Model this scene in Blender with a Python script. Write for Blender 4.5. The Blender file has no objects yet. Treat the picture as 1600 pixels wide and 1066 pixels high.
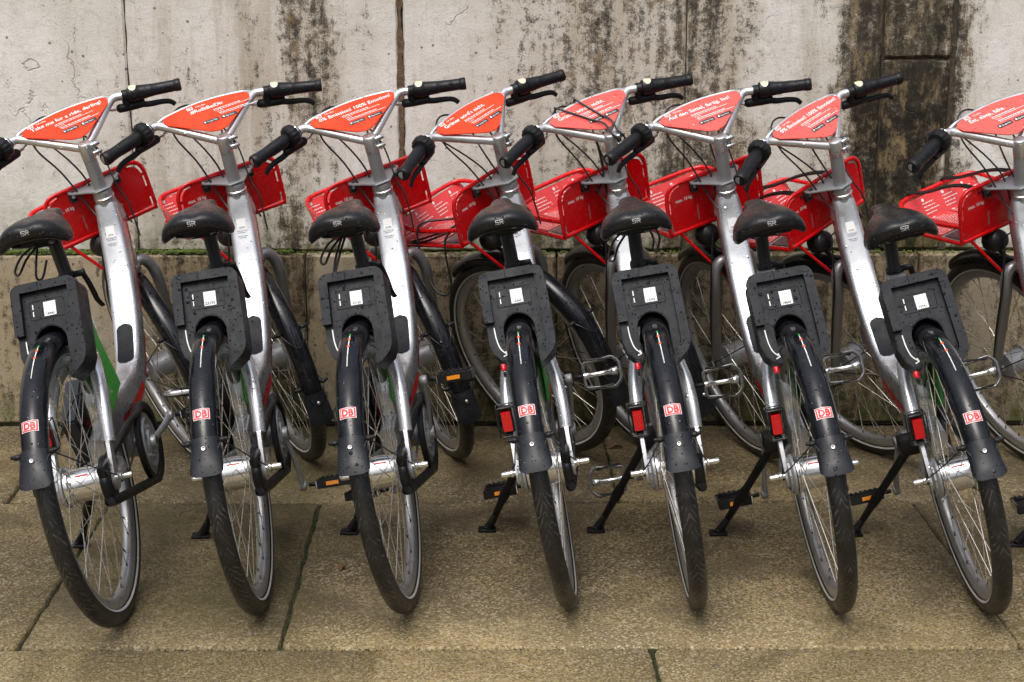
import bpy, bmesh, math, random
from math import sin, cos, pi, radians, sqrt, atan2
from mathutils import Vector, Matrix, noise
from mathutils.bvhtree import BVHTree

V = Vector
random.seed(7)
SC = bpy.context.scene
COL = SC.collection

# ------------------------------------------------------------------ camera, sky, sun, exposure
F_PX, PITCH, CYAW, CAM_H, ROLL = 2573.72, 14.098, -1.139, 1.5895, -0.25
cam_d = bpy.data.cameras.new('camera'); cam = bpy.data.objects.new('camera', cam_d); COL.objects.link(cam)
cam_d.sensor_width = 36.0; cam_d.lens = F_PX / 1600 * 36.0; cam_d.clip_start = 0.05; cam_d.clip_end = 300
th, r_ = radians(PITCH), radians(ROLL)
Rc = Matrix.Rotation(radians(CYAW), 3, 'Z')
right = Rc @ V((1, 0, 0)); down = Rc @ V((0, -sin(th), -cos(th))); fwd = Rc @ V((0, cos(th), -sin(th)))
ix = cos(r_) * right - sin(r_) * down
iy = sin(r_) * right + cos(r_) * down
m = Matrix((ix, -iy, -fwd)).transposed().to_4x4(); m.translation = V((0, 0, CAM_H))
cam.matrix_world = m
SC.camera = cam

SUN_EL, SUN_ROT = 58, 200
world = bpy.data.worlds.new('World'); SC.world = world; world.use_nodes = True
wn = world.node_tree; bg = wn.nodes['Background']
sky = wn.nodes.new('ShaderNodeTexSky'); sky.sky_type = 'NISHITA'; sky.sun_disc = False
sky.sun_elevation = radians(SUN_EL); sky.sun_rotation = radians(SUN_ROT)
sky.air_density = 1.0; sky.dust_density = 5.0; sky.ozone_density = 1.0
hs = wn.nodes.new('ShaderNodeHueSaturation'); hs.inputs['Saturation'].default_value = 0.50
wn.links.new(sky.outputs[0], hs.inputs['Color'])
# overcast sky: brightest overhead, a third as bright at the horizon
wtc = wn.nodes.new('ShaderNodeTexCoord'); wsx = wn.nodes.new('ShaderNodeSeparateXYZ'); wn.links.new(wtc.outputs['Generated'], wsx.inputs[0])
wmr = wn.nodes.new('ShaderNodeMapRange'); wmr.inputs['From Min'].default_value = 0.0; wmr.inputs['From Max'].default_value = 1.0
wmr.inputs['To Min'].default_value = 0.30; wmr.inputs['To Max'].default_value = 2.2; wn.links.new(wsx.outputs[2], wmr.inputs['Value'])
wmx = wn.nodes.new('ShaderNodeVectorMath'); wmx.operation = 'SCALE'; wn.links.new(hs.outputs[0], wmx.inputs[0]); wn.links.new(wmr.outputs[0], wmx.inputs['Scale'])
wn.links.new(wmx.outputs[0], bg.inputs[0])
bg.inputs[1].default_value = 0.12
sd = bpy.data.lights.new('sun', 'SUN'); sun = bpy.data.objects.new('sun', sd); COL.objects.link(sun)
sd.energy = 0.6; sd.angle = radians(30); sd.color = (1.0, 0.985, 0.96)
az = radians(SUN_ROT)
sdir = V((sin(az) * cos(radians(SUN_EL)), cos(az) * cos(radians(SUN_EL)), sin(radians(SUN_EL))))
sun.rotation_euler = sdir.to_track_quat('Z', 'Y').to_euler()
SC.view_settings.view_transform = 'Standard'; SC.view_settings.look = 'None'
SC.view_settings.gamma = 1.0; SC.view_settings.exposure = 0.22; SC.view_settings.use_curve_mapping = False
SC.cycles.max_bounces = 8

# ------------------------------------------------------------------ materials
class NT:
    def __init__(s, name):
        s.m = bpy.data.materials.new(name); s.m.use_nodes = True
        s.t = s.m.node_tree; s.n = s.t.nodes; s.b = s.n['Principled BSDF']
        s.tc = s.n.new('ShaderNodeTexCoord')
    def new(s, kind, **kw):
        n = s.n.new(kind)
        for k, v in kw.items():
            if k in n.inputs: n.inputs[k].default_value = v
            else: setattr(n, k, v)
        return n
    def link(s, a, b): s.t.links.new(a, b)
    def val(s, a, sock):
        if isinstance(a, (int, float)): sock.default_value = a
        elif isinstance(a, tuple): sock.default_value = a if len(a) == 4 or sock.type == 'VECTOR' else (*a, 1)
        else: s.link(a, sock)
    def math(s, op, a, b=0.0, c=None, clamp=False):
        n = s.n.new('ShaderNodeMath'); n.operation = op; n.use_clamp = clamp
        s.val(a, n.inputs[0]); s.val(b, n.inputs[1])
        if c is not None: s.val(c, n.inputs[2])
        return n.outputs[0]
    def noise(s, vec, scale, detail=4, rough=.55, dist=0.0):
        n = s.n.new('ShaderNodeTexNoise'); s.link(vec, n.inputs['Vector'])
        n.inputs['Scale'].default_value = scale; n.inputs['Detail'].default_value = detail
        n.inputs['Roughness'].default_value = rough; n.inputs['Distortion'].default_value = dist
        return n.outputs['Fac']
    def ramp(s, fac, stops, interp='LINEAR'):
        n = s.n.new('ShaderNodeValToRGB'); s.link(fac, n.inputs[0]); n.color_ramp.interpolation = interp
        e = n.color_ramp.elements
        while len(e) < len(stops): e.new(0.5)
        for el, (p, c) in zip(e, stops):
            el.position = p; el.color = (c, c, c, 1) if isinstance(c, (int, float)) else (*c, 1)
        return n.outputs[0]
    def mix(s, fac, a, b):
        n = s.n.new('ShaderNodeMix'); n.data_type = 'RGBA'
        s.val(fac, n.inputs[0]); s.val(a, n.inputs[6]); s.val(b, n.inputs[7])
        return n.outputs[2]
    def mapping(s, vec, scale=(1, 1, 1), loc=(0, 0, 0), rot=(0, 0, 0)):
        n = s.n.new('ShaderNodeMapping'); s.link(vec, n.inputs[0])
        n.inputs['Scale'].default_value = scale; n.inputs['Location'].default_value = loc; n.inputs['Rotation'].default_value = rot
        return n.outputs[0]
    def bump(s, h, strength, dist, normal=None):
        n = s.n.new('ShaderNodeBump'); n.inputs['Strength'].default_value = strength; n.inputs['Distance'].default_value = dist
        s.link(h, n.inputs['Height'])
        if normal: s.link(normal, n.inputs['Normal'])
        s.link(n.outputs[0], s.b.inputs['Normal']); return n.outputs[0]
    def objvec(s):
        """object coordinates shifted per object, so copies do not share a pattern"""
        oi = s.n.new('ShaderNodeObjectInfo')
        a = s.n.new('ShaderNodeVectorMath'); a.operation = 'ADD'
        mul = s.math('MULTIPLY', oi.outputs['Random'], 37.0)
        s.link(s.tc.outputs['Object'], a.inputs[0]); s.link(mul, a.inputs[1])
        return a.outputs[0]

def drops(N, vec, scale=170.0, cover=.45):
    """rain droplets: returns (mask, height)"""
    out = []
    for sc, cv in ((scale, cover), (scale * .45, cover * .45)):
        v = N.n.new('ShaderNodeTexVoronoi'); v.feature = 'F1'; v.inputs['Scale'].default_value = sc
        v.inputs['Randomness'].default_value = 1.0
        N.link(vec, v.inputs['Vector'])
        sep = N.n.new('ShaderNodeSeparateColor'); N.link(v.outputs['Color'], sep.inputs[0])
        rad = N.math('MULTIPLY', sep.outputs[0], .42)
        on = N.math('LESS_THAN', sep.outputs[1], cv)
        rr = N.math('MULTIPLY', rad, on)
        h = N.math('SUBTRACT', rr, v.outputs['Distance'])
        out.append(N.math('MULTIPLY', N.math('MAXIMUM', h, 0.0), 3.0, clamp=True))
    return N.math('MAXIMUM', out[0], out[1])

def simple(name, col, rough=.5, metal=0.0, wet=0.0, coat=0.0, dirt=0.0, dirtcol=(.18, .16, .13), grain=0.0, spec=.5, dropcol=None):
    N = NT(name); vec = N.objvec(); c = (*col, 1); b = N.b
    b.inputs['Metallic'].default_value = metal; b.inputs['Specular IOR Level'].default_value = spec
    b.inputs['Coat Weight'].default_value = coat; b.inputs['Coat Roughness'].default_value = .08
    n1 = N.noise(vec, 9, 5, .6)
    base = N.mix(N.ramp(n1, [(.3, .82), (.7, 1.1)]), (0, 0, 0, 1), c)
    # brightness variation by multiplying
    mm = N.n.new('ShaderNodeMix'); mm.data_type = 'RGBA'; mm.blend_type = 'MULTIPLY'; mm.inputs[0].default_value = 1
    mm.inputs[6].default_value = c; N.link(N.ramp(n1, [(.3, .86), (.7, 1.0)]), mm.inputs[7])
    base = mm.outputs[2]
    if dirt:
        dn = N.noise(vec, 26, 8, .7, .4)
        d2 = N.noise(vec, 240, 2, .5)
        f = N.math('MULTIPLY', N.math('MULTIPLY', N.ramp(dn, [(.42, 0.0), (.72, 1.0)]), N.ramp(d2, [(.3, .35), (.7, 1.0)])), dirt)
        base = N.mix(f, base, (*dirtcol, 1))
    rg = N.ramp(N.noise(vec, 34, 4, .6), [(.3, max(rough - .1, .04)), (.7, min(rough + .12, 1.0))])
    norm = None
    if grain:
        norm = N.bump(N.noise(vec, 420, 3, .6), grain, .001)
    if wet:
        h = drops(N, vec, 170, wet)
        norm = N.bump(h, .9, .0022, norm)
        rg = N.mix(N.math('MULTIPLY', h, 2.0, clamp=True), rg, (.06, .06, .06, 1))
        if dropcol: base = N.mix(N.math('MULTIPLY', h, .8, clamp=True), base, (*dropcol, 1))
    N.link(base, b.inputs['Base Color']); N.link(rg, b.inputs['Roughness'])
    return N.m

M = {}
M['alu'] = simple('silver_frame_paint', (.66, .67, .69), .3, .82, wet=.22, dirt=.18, dirtcol=(.2, .18, .15))
M['satin'] = simple('satin_grey_metal', (.36, .37, .385), .42, .55, wet=.12, dirt=.15)
M['fork'] = simple('dull_fork_metal', (.30, .30, .31), .38, .7, wet=.1, dirt=.25)
M['bar'] = simple('handlebar_aluminium', (.68, .68, .68), .36, .85, wet=.25, dirt=.15, dirtcol=(.3, .28, .25))
M['chrome'] = simple('polished_metal', (.72, .72, .71), .16, .95, dirt=.15, dirtcol=(.15, .12, .1))
M['rim'] = simple('rim_aluminium', (.52, .52, .53), .34, .8, dirt=.45, dirtcol=(.2, .18, .16))
M['spoke'] = simple('spoke_steel', (.62, .58, .52), .25, .85)
M['spokedark'] = simple('spoke_steel_dull', (.14, .12, .10), .4, .7)
M['black'] = simple('black_plastic', (.007, .007, .0085), .40, 0, wet=.12, dirt=.08, grain=.15, spec=.25)
M['box'] = simple('charcoal_lock_plastic', (.0085, .0105, .014), .44, 0, wet=.55, dirt=.2, dirtcol=(.035, .04, .05), grain=.12, spec=.2)
M['pad'] = simple('dark_foot_guard', (.009, .010, .013), .45, 0, wet=.3, spec=.15)
M['fender'] = simple('gloss_black_mudguard', (.0045, .005, .007), .13, 0, wet=.4, coat=0, dirt=.3, dirtcol=(.05, .052, .06), spec=.38)
M['flap'] = simple('rubber_mud_flap', (.011, .0125, .016), .36, 0, wet=.45, dirt=.4, dirtcol=(.055, .058, .066), spec=.3)
M['rubber'] = simple('grip_rubber', (.007, .007, .009), .38, 0, wet=.6, grain=.3, spec=.28)
M['saddle'] = simple('saddle_leatherette', (.008, .008, .009), .30, 0, wet=.75, grain=.35, dirt=.05, dirtcol=(.12, .07, .06), spec=.32)
M['cable'] = simple('cable_sleeve', (.012, .012, .013), .35)
M['red'] = simple('red_powder_coat', (.66, .002, .005), .24, 0, wet=.08, coat=.2)
M['redstripe'] = simple('red_stripe_film', (.55, .01, .01), .3, 0, wet=.15, dirt=.2, dirtcol=(.3, .1, .1))
M['floorred'] = simple('red_notice_film', (.72, .06, .06), .2, 0, wet=.5, dropcol=(.6, .2, .2))
M['floordark'] = simple('smoked_tray_plastic', (.09, .05, .06), .2, 0, wet=.5)
M['gap'] = simple('grey_tray_metal', (.36, .33, .30), .4, .3)
M['green'] = simple('green_sticker_film', (.055, .42, .045), .38, 0, wet=.3)
M['white'] = simple('white_print', (.82, .82, .80), .5)
M['sticker'] = simple('white_sticker', (.80, .80, .79), .35)
M['ink'] = simple('black_print', (.02, .02, .02), .5)
M['greyink'] = simple('grey_print', (.16, .16, .17), .5)
M['dbred'] = simple('logo_red_print', (.72, .01, .015), .4)
M['orangeprint'] = simple('orange_print', (.85, .12, .02), .5)
M['orange'] = simple('amber_reflector', (.9, .30, .015), .2, 0, coat=.6)
M['cream'] = simple('cream_indicator_window', (.62, .60, .42), .22, 0, coat=.5)
M['magenta'] = simple('magenta_film', (.30, .005, .10), .4)
M['clamp'] = simple('dark_seat_post_metal', (.05, .055, .062), .35, .5, wet=.4)

def sign_material(name, wet):
    N = NT(name); vec = N.objvec(); b = N.b
    n = N.noise(vec, 14, 4, .6)
    base = N.mix(N.ramp(n, [(.35, 0.0), (.65, 1.0)]), (.86, .050, .018, 1), (.94, .070, .026, 1))
    rg = .55
    if wet:
        h = drops(N, vec, 105, .75)
        base = N.mix(N.math('MULTIPLY', h, .9, clamp=True), (.80, .095, .075, 1), (.72, .03, .025, 1))
        N.bump(h, .8, .003)
        rg = .16
    else:
        h = drops(N, vec, 130, .06); N.bump(h, .8, .003)
    N.link(base, b.inputs['Base Color']); b.inputs['Roughness'].default_value = rg
    b.inputs['Specular IOR Level'].default_value = .6 if wet else .12
    return N.m
M['sign'] = sign_material('orange_red_sign_face', False)
M['signwet'] = sign_material('wet_orange_red_sign_face', True)

def lens_material():
    N = NT('red_tail_lens'); b = N.b; o = N.tc.outputs['Object']
    w = N.n.new('ShaderNodeTexWave'); w.bands_direction = 'Z'; w.inputs['Scale'].default_value = 70; N.link(o, w.inputs['Vector'])
    w2 = N.n.new('ShaderNodeTexWave'); w2.bands_direction = 'X'; w2.inputs['Scale'].default_value = 70; N.link(o, w2.inputs['Vector'])
    h = N.math('ADD', w.outputs['Fac'], w2.outputs['Fac'])
    N.bump(h, .3, .001)
    N.link(N.mix(N.ramp(N.math('MULTIPLY', h, .5), [(.1, 0.0), (.95, 1.0)]), (.42, .0, .006, 1), (.70, .008, .010, 1)), b.inputs['Base Color'])
    b.inputs['Roughness'].default_value = .15; b.inputs['Coat Weight'].default_value = .6
    return N.m
M['lens'] = lens_material()

def tyre_material():
    N = NT('tyre_rubber'); b = N.b; o = N.tc.outputs['Object']
    sx = N.n.new('ShaderNodeSeparateXYZ'); N.link(o, sx.inputs[0])
    ang = N.math('ARCTAN2', sx.outputs[2], sx.outputs[1])
    ax = N.math('ABSOLUTE', sx.outputs[0])
    wob = N.noise(o, 45, 3, .6)
    ph = N.math('ADD', N.math('MULTIPLY', ang, 96.0), N.math('MULTIPLY', ax, -620.0))
    ph = N.math('ADD', ph, N.math('MULTIPLY', wob, 9.0))
    s1 = N.math('SINE', ph)
    groove = N.ramp(s1, [(.62, 0.0), (.80, 1.0)])
    groove = N.ramp(s1, [(.66, 0.0), (.9, 1.0)])
    ph2 = N.math('SINE', N.math('MULTIPLY', sx.outputs[0], 900.0))
    # only on the tread: radius beyond 0.325
    rad = N.math('SQRT', N.math('ADD', N.math('MULTIPLY', sx.outputs[1], sx.outputs[1]), N.math('MULTIPLY', sx.outputs[2], sx.outputs[2])))
    tread = N.ramp(rad, [(.3235, 0.0), (.3275, 1.0)])
    g = N.math('MULTIPLY', groove, tread)
    vec = N.objvec()
    dust = N.math('MULTIPLY', N.ramp(N.noise(vec, 22, 6, .7), [(.45, 0.0), (.75, 1.0)]), N.ramp(N.noise(vec, 300, 2, .6), [(.4, .2), (.62, 1.0)]))
    base = N.mix(N.math('MULTIPLY', dust, .35), (.008, .008, .009, 1), (.07, .066, .062, 1))
    base = N.mix(N.math('MULTIPLY', g, N.ramp(N.noise(vec, 30, 3), [(.45, .0), (.68, .9)])), base, (.11, .108, .104, 1))
    N.link(base, b.inputs['Base Color'])
    hgt = N.math('SUBTRACT', N.math('MULTIPLY', N.noise(vec, 500, 2), .25), g)
    N.bump(hgt, 1.0, .0016)
    N.link(N.ramp(N.noise(vec, 12, 3), [(.3, .28), (.7, .5)]), b.inputs['Roughness'])
    return N.m
M['tyre'] = tyre_material()
M['stripe'] = simple('reflective_stripe', (.62, .62, .60), .4, .2, dirt=.35)

def wall_material(name, plinth=False):
    N = NT(name); b = N.b; o = N.tc.outputs['Object']
    sx = N.n.new('ShaderNodeSeparateXYZ'); N.link(o, sx.inputs[0]); X, Z = sx.outputs[0], sx.outputs[2]
    stretch = N.mapping(o, scale=(1.0, 1.0, .22))
    big = N.noise(o, 2.2, 5, .6, .3)
    med = N.noise(o, 9, 8, .68, .3)
    fine = N.noise(o, 42, 8, .72)
    vfine = N.noise(o, 210, 4, .7)
    drip = N.noise(stretch, 7, 7, .65, .25)
    dripf = N.noise(N.mapping(o, scale=(1, 1, .12)), 34, 5, .7)
    if plinth:
        base = N.mix(N.ramp(med, [(.3, 0.0), (.7, 1.0)]), (.32, .25, .15, 1), (.52, .43, .29, 1))
        base = N.mix(N.math('MULTIPLY', N.ramp(big, [(.42, 0.0), (.66, 1.0)]), .6), base, (.50, .46, .39, 1))
    else:
        base = N.mix(N.ramp(med, [(.3, 0.0), (.7, 1.0)]), (.56, .54, .48, 1), (.76, .765, .735, 1))
        base = N.mix(N.math('MULTIPLY', N.ramp(big, [(.45, 0.0), (.65, 1.0)]), .6), base, (.74, .74, .71, 1))
    # fine pitting
    base = N.mix(N.math('MULTIPLY', N.ramp(vfine, [(.5, 0.0), (.7, 1.0)]), .40), base, (.25, .22, .18, 1))
    base = N.mix(N.math('MULTIPLY', N.ramp(N.noise(o, 26, 7, .75), [(.52, 0.0), (.68, 1.0)]), .38), base, (.30, .26, .20, 1))
    dr = N.ramp(N.noise(N.mapping(o, scale=(1, 1, .10)), 11, 7, .7, .3), [(.50, 0.0), (.68, 1.0)])
    drm = N.math('MULTIPLY', dr, N.ramp(N.math('DIVIDE', N.math('ADD', X, 2.0), 4.0), [(.18, .15), (.27, .75), (.42, .35), (.7, .5), (.86, .5), (.88, .1)]))
    base = N.mix(drm, base, (.30, .26, .185, 1))
    # where algae grow along the wall, in metres, wandering with noise
    wob = N.math('ADD', N.math('MULTIPLY', N.math('SUBTRACT', drip, .5), .42), N.math('MULTIPLY', N.math('SUBTRACT', med, .5), .25))
    xx = N.math('ADD', X, wob)
    t = N.math('DIVIDE', N.math('ADD', xx, 2.0), 4.0)
    def p(u): return ((u - 800) / 508 + 0.105 + 2.0) / 4.0
    if plinth:
        st = [(0, .4), (p(60), .30), (p(200), .28), (p(255), .55), (p(470), .62), (p(490), .22), (p(620), .35), (p(700), .55), (p(860), .55), (p(1040), .5), (p(1200), .60), (p(1330), .5), (p(1460), .62), (p(1520), .35), (1, .5)]
    else:
        st = [(0, .10), (p(20), .10), (p(150), .16), (p(200), .26), (p(330), .16), (p(400), .26), (p(440), .54), (p(490), .48), (p(525), .18),
              (p(620), .12), (p(760), .26), (p(840), .42), (p(930), .50), (p(1035), .48), (p(1075), .66), (p(1120), .62), (p(1165), .50), (p(1200), .20), (p(1255), .20), (p(1310), .40),
              (p(1345), .70), (p(1390), .88), (p(1480), .84), (p(1512), .52), (p(1560), .10), (1, .06)]
    dens = N.ramp(t, st)
    # a band of growth at the foot of each course
    foot = N.ramp(Z, [(.58, 1.0), (.67, .35), (.80, 0.0)]) if not plinth else N.ramp(Z, [(.0, 1.0), (.12, .6), (.25, 0.0)])
    dens = N.math('ADD', dens, N.math('MULTIPLY', foot, .16))
    dens = N.math('ADD', dens, N.math('MULTIPLY', N.math('SUBTRACT', N.noise(o, 3.4, 7, .7), .44), .62))
    fn2 = N.noise(o, 34, 10, .78, .2)
    pat = N.math('ADD', N.math('MULTIPLY', N.math('SUBTRACT', fn2, .5), 1.9), N.math('MULTIPLY', N.math('SUBTRACT', vfine, .5), .9))
    pat = N.math('ADD', pat, N.math('MULTIPLY', N.math('SUBTRACT', dripf, .5), 1.1))
    pat = N.math('ADD', pat, N.math('MULTIPLY', N.math('SUBTRACT', N.noise(N.mapping(o, scale=(1, 1, .16)), 12, 6, .65, .2), .5), .55))
    stain = N.math('ADD', pat, N.math('SUBTRACT', dens, .44))
    sm = N.ramp(stain, [(.0, 0.0), (.10, .42), (.28, .85), (.5, 1.0)])
    soft = N.ramp(N.math('ADD', dens, N.math('MULTIPLY', N.math('SUBTRACT', med, .5), .5)), [(.12, 0.0), (.45, .55), (.8, 1.0)])
    base = N.mix(N.math('MULTIPLY', soft, .80), base, (.31, .26, .165, 1) if not plinth else (.17, .13, .07, 1))
    dark = N.mix(N.ramp(N.noise(o, 18, 6, .7), [(.4, 0.0), (.62, 1.0)]), (.007, .0065, .005, 1), (.038, .030, .018, 1))
    base = N.mix(N.math('MULTIPLY', sm, .96), base, dark)
    # the old runoff at the right is blackest in its lower half, with bare ochre stone above
    core = N.math('MULTIPLY', N.ramp(t, [(p(1315), 0.0), (p(1350), 1.0), (p(1480), 1.0), (p(1520), 0.0)]), N.ramp(N.math('SUBTRACT', 2.0, N.math('ADD', Z, N.math('MULTIPLY', N.math('SUBTRACT', fn2, .5), .7))), [(.80, 0.0), (.95, 1.0)])) if not plinth else None
    if core is not None: base = N.mix(N.math('MULTIPLY', core, N.ramp(fn2, [(.40, .35), (.60, .95)])), base, (.012, .010, .007, 1))
    # ochre and rust flecks inside the dark growth
    base = N.mix(N.math('MULTIPLY', N.math('MULTIPLY', N.ramp(N.noise(N.mapping(o, scale=(1, 1, .5)), 21, 8, .75), [(.52, 0.0), (.63, 1.0)]), sm), .65), base, (.30, .22, .115, 1))
    # thin cracks
    dv = N.n.new('ShaderNodeVectorMath'); dv.operation = 'ADD'
    nz = N.n.new('ShaderNodeTexNoise'); nz.inputs['Scale'].default_value = 7; nz.inputs['Detail'].default_value = 6; N.link(o, nz.inputs['Vector'])
    ms = N.n.new('ShaderNodeVectorMath'); ms.operation = 'SCALE'; ms.inputs['Scale'].default_value = .20; N.link(nz.outputs['Color'], ms.inputs[0])
    N.link(o, dv.inputs[0]); N.link(ms.outputs[0], dv.inputs[1])
    vo = N.n.new('ShaderNodeTexVoronoi'); vo.feature = 'DISTANCE_TO_EDGE'; vo.inputs['Scale'].default_value = 2.6; N.link(dv.outputs[0], vo.inputs['Vector'])
    crack = N.ramp(vo.outputs['Distance'], [(.0, 1.0), (.006, 0.0)])
    crack = N.math('MULTIPLY', crack, N.ramp(N.noise(o, 2.7, 2), [(.55, 0.0), (.62, .8)]))
    base = N.mix(N.math('MULTIPLY', crack, .38), base, (.09, .075, .055, 1))
    # small dark pits
    v2 = N.n.new('ShaderNodeTexVoronoi'); v2.inputs['Scale'].default_value = 30; N.link(o, v2.inputs['Vector'])
    s2 = N.n.new('ShaderNodeSeparateColor'); N.link(v2.outputs['Color'], s2.inputs[0])
    pit = N.math('MULTIPLY', N.math('LESS_THAN', v2.outputs['Distance'], N.math('MULTIPLY', s2.outputs[0], .16)), N.math('LESS_THAN', s2.outputs[1], .16))
    base = N.mix(N.math('MULTIPLY', pit, .75), base, (.06, .05, .04, 1))
    # moss near ledge
    mossm = N.math('MULTIPLY', N.math('MULTIPLY', foot, N.ramp(N.noise(o, 13, 5, .7), [(.42, 0.0), (.6, 1.0)])), .7)
    base = N.mix(mossm, base, (.07, .085, .015, 1))
    N.link(base, b.inputs['Base Color'])
    b.inputs['Specular IOR Level'].default_value = .15
    N.link(N.ramp(fine, [(.3, .6), (.7, .85)]), b.inputs['Roughness'])
    h = N.math('ADD', N.math('MULTIPLY', fine, .6), N.math('MULTIPLY', vfine, .3))
    h = N.math('SUBTRACT', N.math('SUBTRACT', h, N.math('MULTIPLY', crack, .8)), N.math('MULTIPLY', pit, .6))
    N.bump(h, .8, .006 if not plinth else .012)
    return N.m
M['wall'] = wall_material('weathered_limestone')
M['plinth'] = wall_material('stained_sandstone_plinth', True)

def slab_material():
    N = NT('coarse_paving_stone'); b = N.b
    oi = N.n.new('ShaderNodeObjectInfo'); g = N.n.new('ShaderNodeNewGeometry'); o = g.outputs['Position']
    big = N.noise(o, 1.7, 5, .6, .2); med = N.noise(o, 7, 6, .65); fine = N.noise(o, 95, 5, .75); grit = N.noise(o, 330, 2, .6)
    base = N.mix(N.ramp(med, [(.32, 0.0), (.68, 1.0)]), (.215, .158, .070, 1), (.40, .305, .148, 1))
    base = N.mix(N.ramp(big, [(.40, 0.0), (.60, .85)]), base, (.115, .088, .052, 1))
    # aggregate: light and dark grains
    v = N.n.new('ShaderNodeTexVoronoi'); v.inputs['Scale'].default_value = 205; N.link(o, v.inputs['Vector'])
    s = N.n.new('ShaderNodeSeparateColor'); N.link(v.outputs['Color'], s.inputs[0])
    base = N.mix(N.math('MULTIPLY', N.math('GREATER_THAN', s.outputs[0], .82), .55), base, (.54, .47, .33, 1))
    base = N.mix(N.math('MULTIPLY', N.math('LESS_THAN', s.outputs[0], .34), .72), base, (.045, .036, .022, 1))
    v3 = N.n.new('ShaderNodeTexVoronoi'); v3.inputs['Scale'].default_value = 210; N.link(o, v3.inputs['Vector'])
    s3 = N.n.new('ShaderNodeSeparateColor'); N.link(v3.outputs['Color'], s3.inputs[0])
    base = N.mix(N.math('MULTIPLY', N.math('GREATER_THAN', s3.outputs[0], .975), .6), base, (.62, .58, .50, 1))
    sx = N.n.new('ShaderNodeSeparateXYZ'); N.link(o, sx.inputs[0])
    # green algae film, mostly on the left slabs
    gl = N.ramp(N.math('DIVIDE', N.math('ADD', sx.outputs[0], 2.0), 4.0), [(.17, .15), (.27, .9), (.38, .9), (.42, .18), (1, .08)])
    gl = N.math('MULTIPLY', gl, N.ramp(N.noise(o, 2.6, 5, .65), [(.38, 0.0), (.62, 1.0)]))
    to_wall = N.n.new('ShaderNodeMapRange'); to_wall.inputs['From Min'].default_value = 3.25; to_wall.inputs['From Max'].default_value = 3.75; N.link(sx.outputs[1], to_wall.inputs['Value']); to_wall = to_wall.outputs[0]
    gl = N.math('MULTIPLY', gl, N.math('ADD', N.math('MULTIPLY', to_wall, .85), .15))
    base = N.mix(N.math('MULTIPLY', gl, .62), base, (.072, .072, .018, 1))
    # old dark wet patches, stronger towards the wall
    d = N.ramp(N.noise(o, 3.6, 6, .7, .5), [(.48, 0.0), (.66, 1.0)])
    base = N.mix(N.math('MULTIPLY', d, N.math('ADD', N.math('MULTIPLY', to_wall, .5), .18)), base, (.075, .058, .034, 1))
    base = N.mix(N.math('MULTIPLY', to_wall, .42), base, (.060, .046, .024, 1))  # slab colour gets darker from the near row towards the wall
    base = N.mix(N.math('MULTIPLY', N.math('SUBTRACT', 1.0, to_wall), .40), base, N.mix(N.ramp(N.noise(o, 170, 3, .7), [(.42, 0.0), (.58, 1.0)]), (.15, .11, .045, 1), (.60, .46, .22, 1)))
    # small black spots
    v2 = N.n.new('ShaderNodeTexVoronoi'); v2.inputs['Scale'].default_value = 6; N.link(o, v2.inputs['Vector'])
    s2 = N.n.new('ShaderNodeSeparateColor'); N.link(v2.outputs['Color'], s2.inputs[0])
    spot = N.math('MULTIPLY', N.math('LESS_THAN', N.math('ADD', v2.outputs['Distance'], N.math('MULTIPLY', N.noise(o, 40, 3), .12)), .14), N.math('LESS_THAN', s2.outputs[1], .25))
    base = N.mix(N.math('MULTIPLY', spot, .6), base, (.05, .04, .03, 1))
    tint = N.n.new('ShaderNodeHueSaturation'); N.link(base, tint.inputs['Color']); N.link(N.math('ADD', N.math('MULTIPLY', oi.outputs['Random'], .34), .84), tint.inputs['Value']); base = tint.outputs[0]
    N.link(base, b.inputs['Base Color'])
    N.link(N.ramp(N.noise(o, 5, 4, .6), [(.3, .42), (.7, .72)]), b.inputs['Roughness'])
    b.inputs['Specular IOR Level'].default_value = .3
    h = N.math('ADD', N.math('MULTIPLY', fine, .8), N.math('MULTIPLY', grit, .3))
    N.bump(h, .9, .0045)
    return N.m
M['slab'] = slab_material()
def soil_material(name, a, c):
    N = NT(name); o = N.tc.outputs['Object']
    f = N.noise(o, 60, 5, .7)
    N.link(N.mix(N.ramp(f, [(.35, 0.0), (.65, 1.0)]), (*a, 1), (*c, 1)), N.b.inputs['Base Color'])
    N.b.inputs['Roughness'].default_value = .9; N.bump(f, 1, .01)
    return N.m
M['soil'] = soil_material('dark_joint_soil', (.018, .014, .008), (.035, .04, .012))
M['mortar'] = soil_material('brown_mortar', (.075, .05, .028), (.16, .11, .065))
M['mortardark'] = soil_material('dark_mortar', (.03, .025, .018), (.09, .07, .045))
M['moss'] = soil_material('green_moss', (.035, .065, .008), (.12, .17, .022))
M['mossdark'] = soil_material('dark_moss', (.012, .018, .005), (.045, .055, .014))
M['leaf'] = soil_material('dead_leaf', (.14, .06, .02), (.28, .12, .04))

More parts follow.
